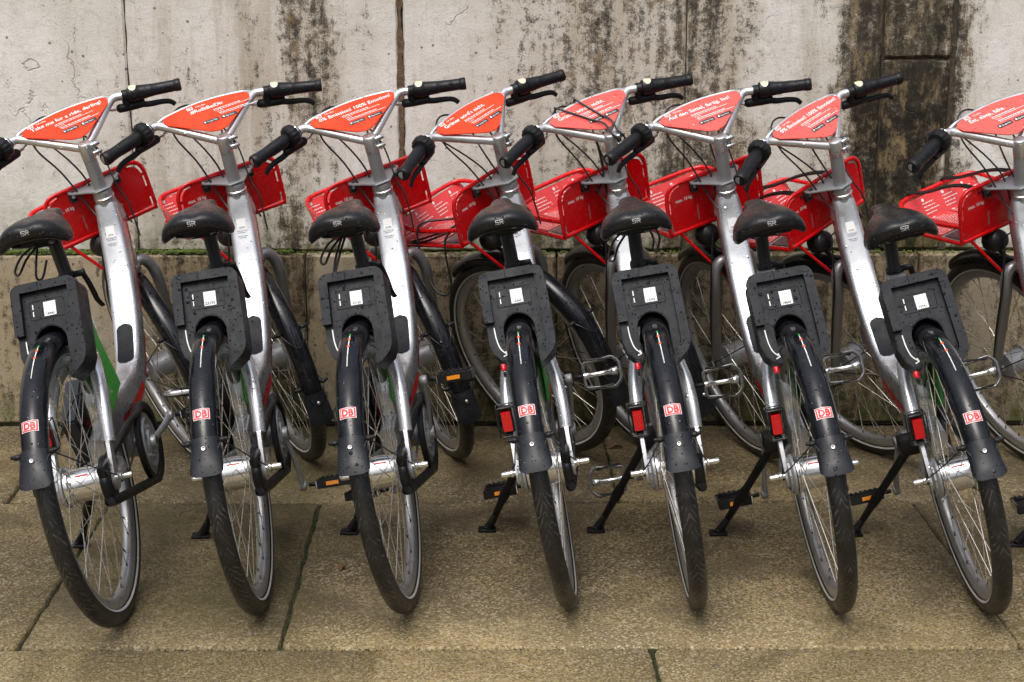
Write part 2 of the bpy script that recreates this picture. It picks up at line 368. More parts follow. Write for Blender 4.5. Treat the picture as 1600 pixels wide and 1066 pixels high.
# ------------------------------------------------------------------ mesh building
class MB:
    def __init__(s): s.v = []; s.f = []; s.mi = []; s.mats = []
    def mat(s, key):
        if key not in s.mats: s.mats.append(key)
        return s.mats.index(key)
    def add(s, verts, faces, key, mtx=None):
        o = len(s.v); i = s.mat(key)
        s.v += [(mtx @ V(p)) if mtx is not None else V(p) for p in verts]
        s.f += [tuple(o + k for k in f) for f in faces]; s.mi += [i] * len(faces)
        return s
    def box(s, c, size, key, rot=None, taper=1.0):
        x, y, z = (q / 2 for q in size); vs = []
        for sz in (-1, 1):
            t = taper if sz > 0 else 1.0
            for sx, sy in ((-1, -1), (1, -1), (1, 1), (-1, 1)): vs.append(V((sx * x * t, sy * y * t, sz * z)))
        mt = Matrix.Translation(V(c)) @ (rot.to_4x4() if rot is not None else Matrix.Identity(4))
        return s.add(vs, [(3, 2, 1, 0), (4, 5, 6, 7), (0, 1, 5, 4), (1, 2, 6, 5), (2, 3, 7, 6), (3, 0, 4, 7)], key, mt)
    def tube(s, pts, r, key, n=10, closed=False, caps=True, sq=None):
        """round tube along points; r is a number or list; sq=(a,b) scales across"""
        pts = [V(p) for p in pts]; N_ = len(pts)
        rs = r if isinstance(r, (list, tuple)) else [r] * N_
        T = []
        for i in range(N_):
            a = pts[(i - 1) % N_] if (closed or i > 0) else pts[i]
            b = pts[(i + 1) % N_] if (closed or i < N_ - 1) else pts[i]
            T.append((b - a).normalized())
        up = V((0, 0, 1)) if abs(T[0].z) < .9 else V((1, 0, 0))
        nrm = (up - T[0] * up.dot(T[0])).normalized(); vs = []
        for i in range(N_):
            if i: nrm = (nrm - T[i] * nrm.dot(T[i])).normalized()
            bi = T[i].cross(nrm)
            for k in range(n):
                a = 2 * pi * k / n
                vs.append(pts[i] + (nrm * cos(a) * (sq[0] if sq else 1) + bi * sin(a) * (sq[1] if sq else 1)) * rs[i])
        fs = []
        for i in range(N_ if closed else N_ - 1):
            j = (i + 1) % N_
            for k in range(n):
                l = (k + 1) % n
                fs.append((i * n + k, i * n + l, j * n + l, j * n + k))
        if caps and not closed:
            fs.append(tuple(range(n))[::-1]); fs.append(tuple((N_ - 1) * n + k for k in range(n)))
        return s.add(vs, fs, key)
    def lathe(s, prof, o, axis, key, n=24, ref=None):
        """prof: [(radius, height)] around axis"""
        o = V(o); ax = V(axis).normalized()
        u = (ref or (V((0, 0, 1)) if abs(ax.z) < .9 else V((1, 0, 0)))); u = (u - ax * u.dot(ax)).normalized(); w = ax.cross(u)
        vs = []; fs = []
        for r, h in prof:
            for k in range(n):
                a = 2 * pi * k / n; vs.append(o + ax * h + (u * cos(a) + w * sin(a)) * r)
        for i in range(len(prof) - 1):
            for k in range(n):
                l = (k + 1) % n; fs.append((i * n + k, i * n + l, (i + 1) * n + l, (i + 1) * n + k))
        return s.add(vs, fs, key)
    def disc(s, o, axis, r, key, n=20): return s.lathe([(0.0001, 0), (r, 0)], o, axis, key, n)
    def cyl(s, a, b, r, key, n=14, bev=.0):
        a, b = V(a), V(b); L = (b - a).length
        pr = [(.0001, 0), (r - bev, 0), (r, bev), (r, L - bev), (r - bev, L), (.0001, L)]
        return s.lathe(pr, a, b - a, key, n)
    def ball(s, c, r, key, n=10, sc=(1, 1, 1)):
        vs = []; fs = []; m_ = n // 2 + 1
        for i in range(m_ + 1):
            ph = pi * i / m_
            for k in range(n):
                a = 2 * pi * k / n
                vs.append(V(c) + V((r * sc[0] * sin(ph) * cos(a), r * sc[1] * sin(ph) * sin(a), r * sc[2] * cos(ph))))
        for i in range(m_):
            for k in range(n):
                l = (k + 1) % n; fs.append((i * n + k, (i + 1) * n + k, (i + 1) * n + l, i * n + l))
        return s.add(vs, fs, key)
    def prism(s, poly, fn, d0, d1, key):
        """poly: 2-D outline; fn(a,b,d) -> point; extruded from d0 to d1"""
        n = len(poly); vs = [fn(a, b, d0) for a, b in poly] + [fn(a, b, d1) for a, b in poly]
        fs = [tuple(range(n)), tuple(range(2 * n - 1, n - 1, -1))] + [(i, i + n, (i + 1) % n + n, (i + 1) % n) for i in range(n)]
        return s.add(vs, fs, key)
    def flat(s, poly, fn, key):
        return s.add([fn(a, b) for a, b in poly], [tuple(range(len(poly)))], key)
    def warp(s, fn):
        s.v = [fn(p) for p in s.v]; return s
    def mesh(s, name, bevel=0.0, smooth=40, seg=2):
        me = bpy.data.meshes.new(name); me.from_pydata([tuple(p) for p in s.v], [], s.f)
        for k in s.mats: me.materials.append(M[k])
        me.polygons.foreach_set('material_index', s.mi); me.update()
        bm = bmesh.new(); bm.from_mesh(me)
        bmesh.ops.remove_doubles(bm, verts=bm.verts, dist=1e-6)
        big = [f for f in bm.faces if len(f.verts) > 4]
        bmesh.ops.recalc_face_normals(bm, faces=bm.faces)
        if bevel:
            ed = [e for e in bm.edges if len(e.link_faces) == 2 and e.calc_face_angle(0) > .6]
            bmesh.ops.bevel(bm, geom=ed, offset=bevel, segments=seg, affect='EDGES', clamp_overlap=True)
        big = [f for f in bm.faces if len(f.verts) > 4]
        if big: bmesh.ops.triangulate(bm, faces=big)
        bm.to_mesh(me); bm.free()
        if smooth:
            me.shade_smooth(); me.set_sharp_from_angle(angle=radians(smooth))
        return me

def link(name, me, parent=None, mtx=None, **props):
    o = bpy.data.objects.new(name, me); COL.objects.link(o)
    if parent is not None: o.parent = parent
    if mtx is not None: o.matrix_local = mtx
    for k, v in props.items(): o[k] = v
    return o

def spline(pts, n=6, closed=False):
    pts = [V(p) for p in pts]; out = []; N_ = len(pts)
    for i in range(N_ if closed else N_ - 1):
        g = lambda k: pts[k % N_] if closed else pts[max(0, min(N_ - 1, k))]
        p0, p1, p2, p3 = g(i - 1), g(i), g(i + 1), g(i + 2)
        for j in range(n):
            t = j / n
            out.append(.5 * ((2 * p1) + (p2 - p0) * t + (2 * p0 - 5 * p1 + 4 * p2 - p3) * t * t + (3 * p1 - p0 - 3 * p2 + p3) * t ** 3))
    if not closed: out.append(pts[-1])
    return out

def round_poly(pts, r, n=4):
    """2-D polygon with rounded corners; r number or list"""
    out = []; N_ = len(pts)
    for i in range(N_):
        p, a, b = V(pts[i]), V(pts[i - 1]), V(pts[(i + 1) % N_]); rr = r[i] if isinstance(r, (list, tuple)) else r
        if rr <= 0: out.append(tuple(p)); continue
        da, db = (a - p).normalized(), (b - p).normalized()
        s_, e_ = p + da * rr, p + db * rr
        for k in range(n + 1):
            t = k / n; out.append(tuple(s_ * (1 - t) ** 2 + p * 2 * t * (1 - t) + e_ * t * t))
    return out

_tc = {}
def text_geo(body, size, bold=0.0, align='LEFT', shear=0.0):
    key = (body, size, bold, align, shear)
    if key not in _tc:
        cu = bpy.data.curves.new('text', 'FONT'); cu.body = body; cu.size = size; cu.align_x = align; cu.offset = bold * size
        cu.shear = shear; cu.resolution_u = 2
        ob = bpy.data.objects.new('text', cu); me = ob.to_mesh()
        vs = [v.co.copy() for v in me.vertices]; fs = [tuple(p.vertices) for p in me.polygons]
        ob.to_mesh_clear(); bpy.data.objects.remove(ob); bpy.data.curves.remove(cu)
        _tc[key] = (vs, fs)
    return _tc[key]
def text_width(body, size, bold=0.0):
    vs, _ = text_geo(body, size, bold); return max(v.x for v in vs) - min(v.x for v in vs)
def put_text(mb, body, size, fn, key, bold=0.0, at=(0, 0), align='LEFT', rot=0.0, xs=1.0):
    vs, fs = text_geo(body, size, bold, align); c, s_ = cos(rot), sin(rot)
    mb.add([fn(at[0] + v.x * xs * c - v.y * s_, at[1] + v.x * xs * s_ + v.y * c) for v in vs], fs, key)
def word_lines(mb, fn, key, x0, y0, w, rows, pitch, h, rnd, xd=(1, 0), short=.6):
    """rows of print too small to read, as word-length dashes"""
    for r in range(rows):
        x = x0; end = x0 + w * (short + (1 - short) * rnd.random()); y = y0 - r * pitch
        while x < end - h:
            l = min(end - x, h * (1.5 + 4 * rnd.random()))
            mb.flat([(x, y), (x + l, y), (x + l, y + h), (x, y + h)], fn, key); x += l + h * .8

# ------------------------------------------------------------------ bicycle geometry (bike frame: x right, y ahead, z up, rear contact at 0)
R = .34
ST = V((0, .809, 1.050)); CO = V((0, .857, .912)); W = 1.122
AX = (ST - CO).normalized()
FC = V((0, W, R)); RC = V((0, 0, R))

def steer_matrix(deg):
    return Matrix.Translation(CO) @ Matrix.Rotation(radians(deg), 4, AX) @ Matrix.Translation(-CO)

# ---- sweep of a rounded-rectangle section along a path in the y-z plane
class Sweep:
    def __init__(s, path, hx, hn, n=7, ex=4.0):
        N_ = len(path)
        q = spline([V((p[0], p[1], 0)) for p in path], n); s.p = [V((0, a.x, a.y)) for a in q]
        def interp(vals):
            out = []
            for i in range(N_ - 1):
                for j in range(n):
                    t = j / n; t = t * t * (3 - 2 * t); out.append(vals[i] * (1 - t) + vals[i + 1] * t)
            return out + [vals[-1]]
        s.hx, s.hn, s.ex = interp(hx), interp(hn), ex; s.N = []
        for i in range(len(s.p)):
            a, b = s.p[max(i - 1, 0)], s.p[min(i + 1, len(s.p) - 1)]
            t = (b - a).normalized(); s.N.append(V((0, -t.z, t.y)))
    def flipn(s): s.N = [-a for a in s.N]; return s
    def build(s, mb, key, seg=28):
        vs = []; fs = []; L = len(s.p)
        for i in range(L):
            for k in range(seg):
                a = 2 * pi * k / seg; c, d = cos(a), sin(a); e = 2 / s.ex
                vs.append(s.p[i] + V((1, 0, 0)) * s.hx[i] * math.copysign(abs(c) ** e, c) + s.N[i] * s.hn[i] * math.copysign(abs(d) ** e, d))
        for i in range(L - 1):
            for k in range(seg):
                l = (k + 1) % seg; fs.append((i * seg + k, i * seg + l, (i + 1) * seg + l, (i + 1) * seg + k))
        fs.append(tuple(range(seg))); fs.append(tuple((L - 1) * seg + k for k in range(seg)))
        mb.add(vs, fs, key)
    def at(s, u):
        u = max(0, min(len(s.p) - 1.001, u)); i = int(u); t = u - i
        return s.p[i].lerp(s.p[i + 1], t), s.N[i].lerp(s.N[i + 1], t), s.hx[i] * (1 - t) + s.hx[i + 1] * t, s.hn[i] * (1 - t) + s.hn[i + 1] * t

MAIN = Sweep([(.893, .862), (.868, .765), (.820, .655), (.757, .560), (.695, .485), (.618, .424), (.50, .396), (.34, .388), (.15, .366)],
             [.031, .036, .037, .037, .036, .031, .024, .022, .020], [.050, .045, .038, .035, .038, .045, .054, .056, .034], ex=5.5)
SEAT = Sweep([(.300, .40), (.300, .46), (.300, .54), (.300, .62), (.300, .70), (.300, .775)], [.022, .024, .026, .027, .025, .021], [.085, .085, .066, .048, .034, .024], ex=5.5)

def frame_mesh():
    mb = MB(); MAIN.build(mb, 'alu'); SEAT.build(mb, 'alu')
    for s in (-1, 1):
        p = spline([(s * .024, .235, .590), (s * .046, .165, .570), (s * .060, .105, .530), (s * .066, .060, .475), (s * .066, .032, .42)], 5)
        mb.tube(p, [.019 + (.0 - .004) * i / len(p) for i in range(len(p))], 'alu', 12)
        # flat dropout bar down to the axle
        pr = round_poly([(.045, .44), (.020, .43), (-.022, .335), (-.012, .312), (.012, .312), (.022, .34)], .008, 3)
        mb.prism(pr, lambda a, b, d, s=s: (s * d, a, b), .062, .071, 'alu')
        p = spline([(s * .020, .22, .325), (s * .048, .15, .325), (s * .062, .08, .332), (s * .066, .01, .335)], 4)
        mb.tube(p, .0125, 'alu', 10, sq=(1.25, .8))
    # head tube under the collar, bottom bracket shell
    mb.cyl(CO - AX * .005, CO - AX * .245, .0275, 'alu', 20)
    mb.cyl((-.045, .42, .295), (.045, .42, .295), .03, 'satin', 20, .003)
    mb.box((0, .42, .335), (.05, .10, .07), 'satin')
    return mb.mesh('frame', 0, 35)

def cone_mesh():
    mb = MB()
    mb.lathe([(.0001, .002), (.0255, .002), (.0275, -.004), (.0275, -.012), (.0255, -.013), (.0255, -.017), (.0285, -.018), (.0290, -.026), (.027, -.028), (.028, -.034),
              (.034, -.058), (.0385, -.080), (.0395, -.088), (.0405, -.094), (.038, -.101)], CO, AX, 'satin', 28)
    mb.lathe([(.0278, -.0175), (.0300, -.019), (.0302, -.0255), (.0278, -.027)], CO, AX, 'chrome', 28)
    return mb.mesh('headset', 0, 45)

def on_main_top(u, x, lift=.0012):
    p, n, hx, hn = MAIN.at(u); s_ = hn * (1 - min(1, abs(x) / hx) ** MAIN.ex) ** (1 / MAIN.ex)
    return p + V((x, 0, 0)) + n * (s_ + lift) * TOPSIGN
def on_main_side(u, t, sgn, lift=.001):
    """t in -1..1 across the height of the side face"""
    p, n, hx, hn = MAIN.at(u); x = hx * (1 - abs(t) ** MAIN.ex) ** (1 / MAIN.ex) + lift
    return p + V((sgn * x, 0, 0)) + n * hn * t * TOPSIGN
# the side of the tube facing the rider
TOPSIGN = 1 if MAIN.N[20].z > 0 or MAIN.N[20].y < 0 else -1

def patch(mb, fn, u0, u1, v0, v1, nu, nv, key):
    vs = [fn(u0 + (u1 - u0) * i / nu, v0 + (v1 - v0) * j / nv) for i in range(nu + 1) for j in range(nv + 1)]
    fs = [(i * (nv + 1) + j, i * (nv + 1) + j + 1, (i + 1) * (nv + 1) + j + 1, (i + 1) * (nv + 1) + j) for i in range(nu) for j in range(nv)]
    mb.add(vs, fs, key)

def knee_pad_mesh():
    mb = MB(); u0, u1 = 23.0, 33.5; n = 24; rows = []
    for i in range(n + 1):
        t = i / n; u = u0 + (u1 - u0) * t; e = min(t, 1 - t) / .16; w = .0225 * (1 if e >= 1 else sqrt(max(0, 1 - (1 - e) ** 2)) + .02)
        rows.append([on_main_top(u, w * k / 3, .0022) for k in range(-3, 4)])
    vs = [p for r in rows for p in r]; mb.add(vs, [(i * 7 + j, i * 7 + j + 1, (i + 1) * 7 + j + 1, (i + 1) * 7 + j) for i in range(n) for j in range(6)], 'pad')
    return mb.mesh('foot_guard')
def stripe_mesh(u0, u1, t0, t1):
    mb = MB()
    for s in (-1, 1): patch(mb, lambda u, t, s=s: on_main_side(u, t, s), u0, u1, t0, t1, 16, 3, 'redstripe')
    return mb.mesh('red_stripe')
def green_sticker_mesh():
    """side plate with a printed film, outside the right stay"""
    mb = MB(); poly = round_poly([(.272, .690), (.175, .565), (.155, .462), (.235, .430), (.400, .468)], [.008, .03, .012, .02, .012], 4)
    mb.prism(poly, lambda a, b, d: (.0290 + d, a, b), 0, .002, 'green')
    f2 = lambda a, b: V((.0314, a, b)); rnd = random.Random(3)
    def line(y, z, L, h, key='white'):
        d = V((.62, -.78)).normalized(); n = V((d.y, -d.x)); x = 0
        while x < L:
            l = h * (1 + 2.2 * rnd.random()); l = min(l, L - x); a = V((y, z)) + d * x
            mb.flat([tuple(a), tuple(a + d * l), tuple(a + d * l - n * h), tuple(a - n * h)], f2, key); x += l + h * .5
    line(.222, .575, .055, .0065); line(.213, .558, .062, .0065); line(.203, .542, .060, .0065); line(.250, .610, .025, .005)
    line(.262, .505, .040, .0022); line(.256, .500, .045, .0022); line(.292, .478, .010, .006)
    return mb.mesh('green_panel', 0, 0)
# ---- wheel
def tyre_mesh(half=.0215):
    mb = MB(); ce = .3165; prof = []
    n = 18
    for i in range(n + 1):
        a = -radians(132) + radians(264) * i / n
        prof.append((ce + .0235 * cos(a), half * sin(a)))
    mb.lathe(prof, (0, 0, 0), (1, 0, 0), 'tyre', 96)
    for s in (-1, 1):
        pr = []
        for a in (112, 119, 126):
            ar = radians(a); pr.append((ce + .0242 * cos(ar), s * (half + .0008) * sin(ar)))
        mb.lathe(pr, (0, 0, 0), (1, 0, 0), 'stripe', 96)
    return mb.mesh('tyre', 0, 60)
def rim_mesh():
    mb = MB()
    pr = [(.3035, -.0150), (.306, -.0135), (.302, -.0125), (.296, -.0125), (.296, .0125), (.302, .0125), (.306, .0135), (.3035, .0150), (.298, .0152), (.285, .0145), (.277, .0100), (.2745, .004), (.2745, -.004), (.277, -.0100), (.285, -.0145), (.298, -.0152), (.3035, -.0150)]
    mb.lathe(pr, (0, 0, 0), (1, 0, 0), 'rim', 96)
    return mb.mesh('wheel', 0, 50)
def spoke_mesh(side, dirn, mat):
    mb = MB(); a0 = radians(0); a1 = radians(58) * dirn
    rf = .040; hub = V((side * .031 + dirn * side * .002, rf * sin(a1), rf * cos(a1))); rim_ = V((side * .004, .2775 * sin(a0), .2775 * cos(a0)))
    mb.tube([hub, hub.lerp(rim_, .5), hub.lerp(rim_, .955)], .00105, mat, 5)
    mb.tube([hub.lerp(rim_, .95), rim_.lerp(hub, -.005)], [.0019, .0028], 'spokedark', 6)
    return mb.mesh('spoke', 0, 60)
def rear_hub_mesh():
    mb = MB()
    mb.lathe([(.0001, -.045), (.046, -.045), (.0465, -.040), (.046, -.036), (.040, -.033), (.0395, -.028), (.041, 0), (.0395, .028), (.041, .033), (.047, .036), (.047, .042), (.030, .043)], (0, 0, 0), (1, 0, 0), 'chrome', 36)
    # roller brake on the left, sprocket cover on the right
    mb.lathe([(.0001, -.066), (.022, -.066), (.026, -.063), (.044, -.058), (.049, -.053), (.049, -.048), (.040, -.046)], (0, 0, 0), (1, 0, 0), 'satin', 30)
    for k in range(14):
        a = 2 * pi * k / 14; mb.box((-.060, .040 * cos(a), .040 * sin(a)), (.006, .004, .016), 'satin', Matrix.Rotation(a, 3, 'X'))
    mb.lathe([(.030, .042), (.056, .044), (.058, .050), (.056, .056), (.034, .058), (.018, .060), (.0001, .060)], (0, 0, 0), (1, 0, 0), 'black', 32)
    for s in (-1, 1):
        mb.cyl((s * .055, 0, 0), (s * .078, 0, 0), .007, 'chrome', 10)
        mb.lathe([(.0001, 0), (.0065, 0), (.0075, -.003), (.0075, -.022), (.010, -.024), (.010, -.030)], (s * .107, 0, 0), (s, 0, 0), 'chrome', 12)
    put = lambda a, b: V((a, -.0418 * cos(b / .0418 + .75), .0418 * sin(b / .0418 + .75)))
    patch(mb, lambda a, b: put(a, b), -.016, .014, 0, .0035, 2, 1, 'dbred')
    return mb.mesh('hub', 0, 40)
def front_hub_mesh():
    mb = MB()
    mb.lathe([(.0001, -.052), (.012, -.052), (.014, -.042), (.034, -.038), (.043, -.034), (.044, -.030), (.038, -.027), (.037, 0), (.038, .027), (.044, .030), (.043, .034), (.034, .038), (.014, .042), (.012, .052), (.0001, .052)], (0, 0, 0), (1, 0, 0), 'satin', 32)
    mb.cyl((-.08, 0, 0), (.08, 0, 0), .006, 'chrome', 10)
    for s in (-1, 1): mb.cyl((s * .064, 0, 0), (s * .082, 0, 0), .010, 'chrome', 8)
    return mb.mesh('hub', 0, 40)

# ---- mudguards
def fsec(x, r0=.385, half=.0310, hgt=.027):
    return r0 - hgt * (1 - sqrt(max(0.0, 1 - (abs(x) / half) ** 2.4)))
def guard_mesh(c, a0, a1, name, r0=.363):
    mb = MB(); nA = 44; nx = 14; half = .0300
    def row(a, lift):
        out = []
        for k in range(nx + 1):
            ph = pi * k / nx; x = -(half + lift) * cos(ph); h = (.030 + lift) * abs(sin(ph)) ** .8
            r = r0 - .030 + h
            out.append(V(c) + V((x, r * cos(a), r * sin(a))))
        return out
    vs = []; fs = []; n1 = nx + 1
    for i in range(nA + 1): vs += row(radians(a0 + (a1 - a0) * i / nA), 0)
    o2 = len(vs)
    for i in range(nA + 1): vs += row(radians(a0 + (a1 - a0) * i / nA), -.0022)
    for i in range(nA):
        for k in range(nx):
            q = (i * n1 + k, i * n1 + k + 1, (i + 1) * n1 + k + 1, (i + 1) * n1 + k); fs.append(q); fs.append(tuple(o2 + t for t in q[::-1]))
        for k in (0, nx): fs.append((i * n1 + k, (i + 1) * n1 + k, o2 + (i + 1) * n1 + k, o2 + i * n1 + k))
    for i in (0, nA):
        for k in range(nx): fs.append((i * n1 + k, i * n1 + k + 1, o2 + i * n1 + k + 1, o2 + i * n1 + k))
    mb.add(vs, fs, 'fender')
    return mb.mesh(name, 0, 50)
def flap_mesh(c, a0, a1, flare=.012, r0=.366):
    mb = MB(); n = 9; nx = 10; vs = []; fs = []
    for i in range(n + 1):
        t = i / n; a = radians(a0 + (a1 - a0) * t); half = .0320 + flare * .45 * t; hg = .030 * (1 - .55 * t)
        for k in range(nx + 1):
            ph = pi * k / nx; x = -half * cos(ph); s_ = abs(sin(ph)) ** .7; r = r0 + flare * t ** 2 - hg + hg * s_
            # a raised rib down the middle
            r += .003 * math.exp(-(x / .007) ** 2) * (1 - t) * min(1, t * 4)
            aa = a + (.028 * (1 - abs(cos(ph)) ** 6) * t if i == n else 0)
            vs.append(V(c) + V((x, r * cos(aa), r * sin(aa))))
    for i in range(n):
        for k in range(nx): q = i * (nx + 1) + k; fs.append((q, q + 1, q + nx + 2, q + nx + 1))
    mb.add(vs, fs, 'flap')
    am = radians(a0 + (a1 - a0) * .34)
    pr = V((0, cos(am), sin(am))); mb.lathe([(.0058, -.002), (.0058, .004), (.0045, .006), (.0018, .006), (.0001, .0045)], V(c) + pr * (r0 + .001), pr, 'chrome', 12)
    return mb.mesh('mud_flap', 0, 50)
def stay_mesh(c, ang, rear=True):
    """wire stay from axle up to clips and round the mudguard"""
    mb = MB(); a = radians(ang); rr = .358
    for s in (-1, 1):
        top = V(c) + V((s * .036, rr * cos(a) * .965, rr * sin(a) * .965)); b = V(c) + V((s * .080, 0, 0))
        mb.tube([b, b.lerp(top, .3) + V((-s * .004, 0, 0)), top], .0018, 'cable', 6)
        mb.ball(top + V((s * .002, 0, 0)), .0095, 'black', 10, (1.2, .85, .75))
        mb.cyl(top - V((s * .002, 0, 0)), top + V((s * .016, -.002, .002)), .0045, 'black', 8, .001)
    arc = []
    for k in range(-6, 7):
        t = k / 6; x = .036 * t; aa = a + radians(9) * (1 - t * t) * (1 if True else 0)
        r = .367 - .026 * (1 - sqrt(max(0, 1 - (abs(x) / .0365) ** 2.2)))
        arc.append(V(c) + V((x, r * cos(aa), r * sin(aa))))
    mb.tube(arc, .0016, 'cable', 6)
    return mb.mesh('mudguard_stay', 0, 60)
def gmap(c, ang0, r0=.363):
    def fn(x, s_, lift=.0009):
        a = radians(ang0) + s_ / r0; ph = math.acos(max(-1, min(1, -x / .030))); h = .030 * abs(sin(ph)) ** .8
        r = r0 - .030 + h + lift
        return V(c) + V((x, r * cos(a), r * sin(a)))
    return fn
def db_logo_mesh():
    mb = MB(); fn = gmap(RC, 140.5)
    # s grows downward behind the wheel, so flip for reading
    f1 = lambda a, b: fn(a, -b, .0009); f2 = lambda a, b: fn(a, -b, .0014); f3 = lambda a, b: fn(a, -b, .0019)
    def rr(w, h, f, key, n=8):
        patch(mb, lambda a, b: f(a, b), -w, w, -h, h, n, 3, key)
    rr(.0185, .0130, f1, 'sticker'); rr(.0172, .0117, f2, 'dbred'); rr(.0145, .0092, f3, 'sticker')
    f4 = lambda a, b: fn(a, -b, .0024)
    put_text(mb, 'DB', .0215, f4, 'dbred', .05, (0, -.0075), 'CENTER', xs=.92)
    return mb.mesh('logo_sticker', 0, 0)
def guide_line_mesh():
    mb = MB(); fn = gmap(RC, 101)
    f = lambda a, b: fn(a, b, .0009); g = lambda a, b: fn(a, b, .0014); x0 = .002
    patch(mb, f, x0 - .0011, x0 + .0011, 0, .085, 1, 10, 'white')
    patch(mb, g, x0 - .0016, x0 + .0016, 0, .010, 1, 2, 'green')
    for s_ in (.022, .052): patch(mb, g, x0 - .0032, x0 + .0032, s_, s_ + .007, 1, 1, 'orangeprint')
    rnd = random.Random(5); s_ = .086
    while s_ < .125:
        l = .001 + .0015 * rnd.random(); patch(mb, f, x0 - .0012, x0 + .0012, s_, s_ + l, 1, 1, 'white'); s_ += l + .0008
    return mb.mesh('guide_marking', 0, 0)

def lockw(p):
    z = .811 - .88 * (.80 - p.z); d = p.y - .015; return V((p.x * 1.02, .066 + .55 * (z - .755) + d * .92, z - d * .42))
# ---- lock box behind the seat tube
def lock_body_mesh():
    mb = MB()
    arch = [(.037 * cos(radians(a)), .655 + .040 * sin(radians(a))) for a in range(0, 181, 15)]
    poly = [(.037, .562)] + arch + [(-.034, .606), (-.029, .588), (-.033, .580), (-.050, .585), (-.066, .603), (-.0745, .632), (-.0745, .780), (-.066, .796), (-.052, .801), (.056, .801), (.069, .796), (.0765, .782), (.0785, .612), (.070, .588)]
    fn = lambda a, b, d: (a, d, b)
    mb.prism(poly, fn, .0245, .100, 'box')
    mb.box((0, .088, .705), (.074, .004, .06), 'ink')
    return mb.warp(lockw).mesh('lock_box', .0025, 40, 2)
def offset_path(pts, d):
    out = []
    for i, p in enumerate(pts):
        a, b = V(pts[max(i - 1, 0)]), V(pts[min(i + 1, len(pts) - 1)]); t = (b - a).normalized(); out.append((p[0] - t.y * d, p[1] + t.x * d))
    return out
def lock_rim_mesh(part):
    out = []
    # outline from the left foot over the top to the lower right tip (clockwise seen from behind)
    raw = [(-.0765, .679), (-.0765, .74), (-.0765, .785)] + [(-.0765 + .02 * (1 - cos(radians(a))), .783 + .02 * sin(radians(a))) for a in (30, 60, 90)] + [(-.03, .803), (-.0125, .803)]
    raw2 = [(-.0115, .803), (.03, .803), (.053, .803)] + [(.055 + .022 * sin(radians(a)), .781 + .022 * cos(radians(a))) for a in (20, 45, 70, 90)] + [(.0778, .74), (.079, .68), (.0800, .618), (.078, .604), (.071, .590), (.058, .577), (.0375, .561)]
    pts = raw if part == 0 else raw2
    inn = offset_path(pts, -.0215)
    if part == 0: inn[0] = (-.0555, .679); inn[-1] = (-.0125, .7815)
    else:
        inn[0] = (-.0115, .7815); inn[-1] = (.0375, .600)
    poly = pts + inn[::-1]
    mb = MB(); mb.prism(poly, lambda a, b, d: (a, d, b), .0085, .036, 'box')
    return mb.warp(lockw).mesh('lock_rim', .0022, 40, 2)
def lock_dash_mesh(z):
    mb = MB(); f = lambda a, b: V((a, .0236, b)); mb.flat([(-.0335, z), (-.0312, z), (-.0312, z - .012), (-.0335, z - .012)], f, 'white')
    return mb.warp(lockw).mesh('lock_marking', 0, 0)
def lock_arrow_mesh():
    mb = MB(); f = lambda a, b: V((a, .0236, b)); g = lambda a, b: V((a, .0231, b))
    pts = spline([V((-.0575, .668, 0)), V((-.0560, .640, 0)), V((-.050, .615, 0)), V((-.0375, .600, 0))], 5)
    L = [(p.x, p.y) for p in pts]; A = offset_path(L, .0013); B = offset_path(L, -.0013); n = len(L)
    o = V((-.0365, .5985))
    poly = A + [tuple(o + V((-.0025, .0010))), tuple(o + V((-.0040, .0085))), tuple(o + V((-.0015, .0090))), tuple(o + V((.0018, -.0008))), tuple(o + V((-.0085, -.0045))), tuple(o + V((-.0095, -.0020)))] + B[::-1]
    mb.flat(poly, f, 'white')
    return mb.warp(lockw).mesh('lock_arrow', 0, 0)
def number_sticker_mesh(num):
    mb = MB(); f = lambda a, b: V((a, .0234, b)); g = lambda a, b: V((a, .0228, b))
    mb.flat([(-.0075, .719), (.0205, .719), (.0205, .7535), (-.0075, .7535)], f, 'sticker')
    big = num == '23595'
    put_text(mb, num, .0098 if big else .0080, g, 'ink', .02, (.0065, .7215), 'CENTER')
    return mb.warp(lockw).mesh('number_sticker', 0, 0)
def label_recess_mesh():
    mb = MB(); f = lambda a, b: V((a, .0238, b))
    for p in (round_poly([(-.040, .714), (.040, .714), (.040, .759), (-.040, .759)], .004, 3),):
        q = [V((a, .0238, b)) for a, b in p]; mb.tube(q, .0006, 'black', 5, closed=True)
    return mb.warp(lockw).mesh('label_frame', 0, 0)
def lock_button_mesh():
    mb = MB(); c = V((-.050, .030, .577))
    mb.lathe([(.0001, -.016), (.0062, -.015), (.0075, -.009), (.0075, -.002), (.0068, 0), (.004, .001)], c, (0, .1, .9), 'lens', 14)
    mb.cyl(c + V((0, 0, -.018)), c + V((.0, 0, -.030)), .003, 'black', 8)
    return mb.warp(lockw).mesh('lock_button', 0, 40)

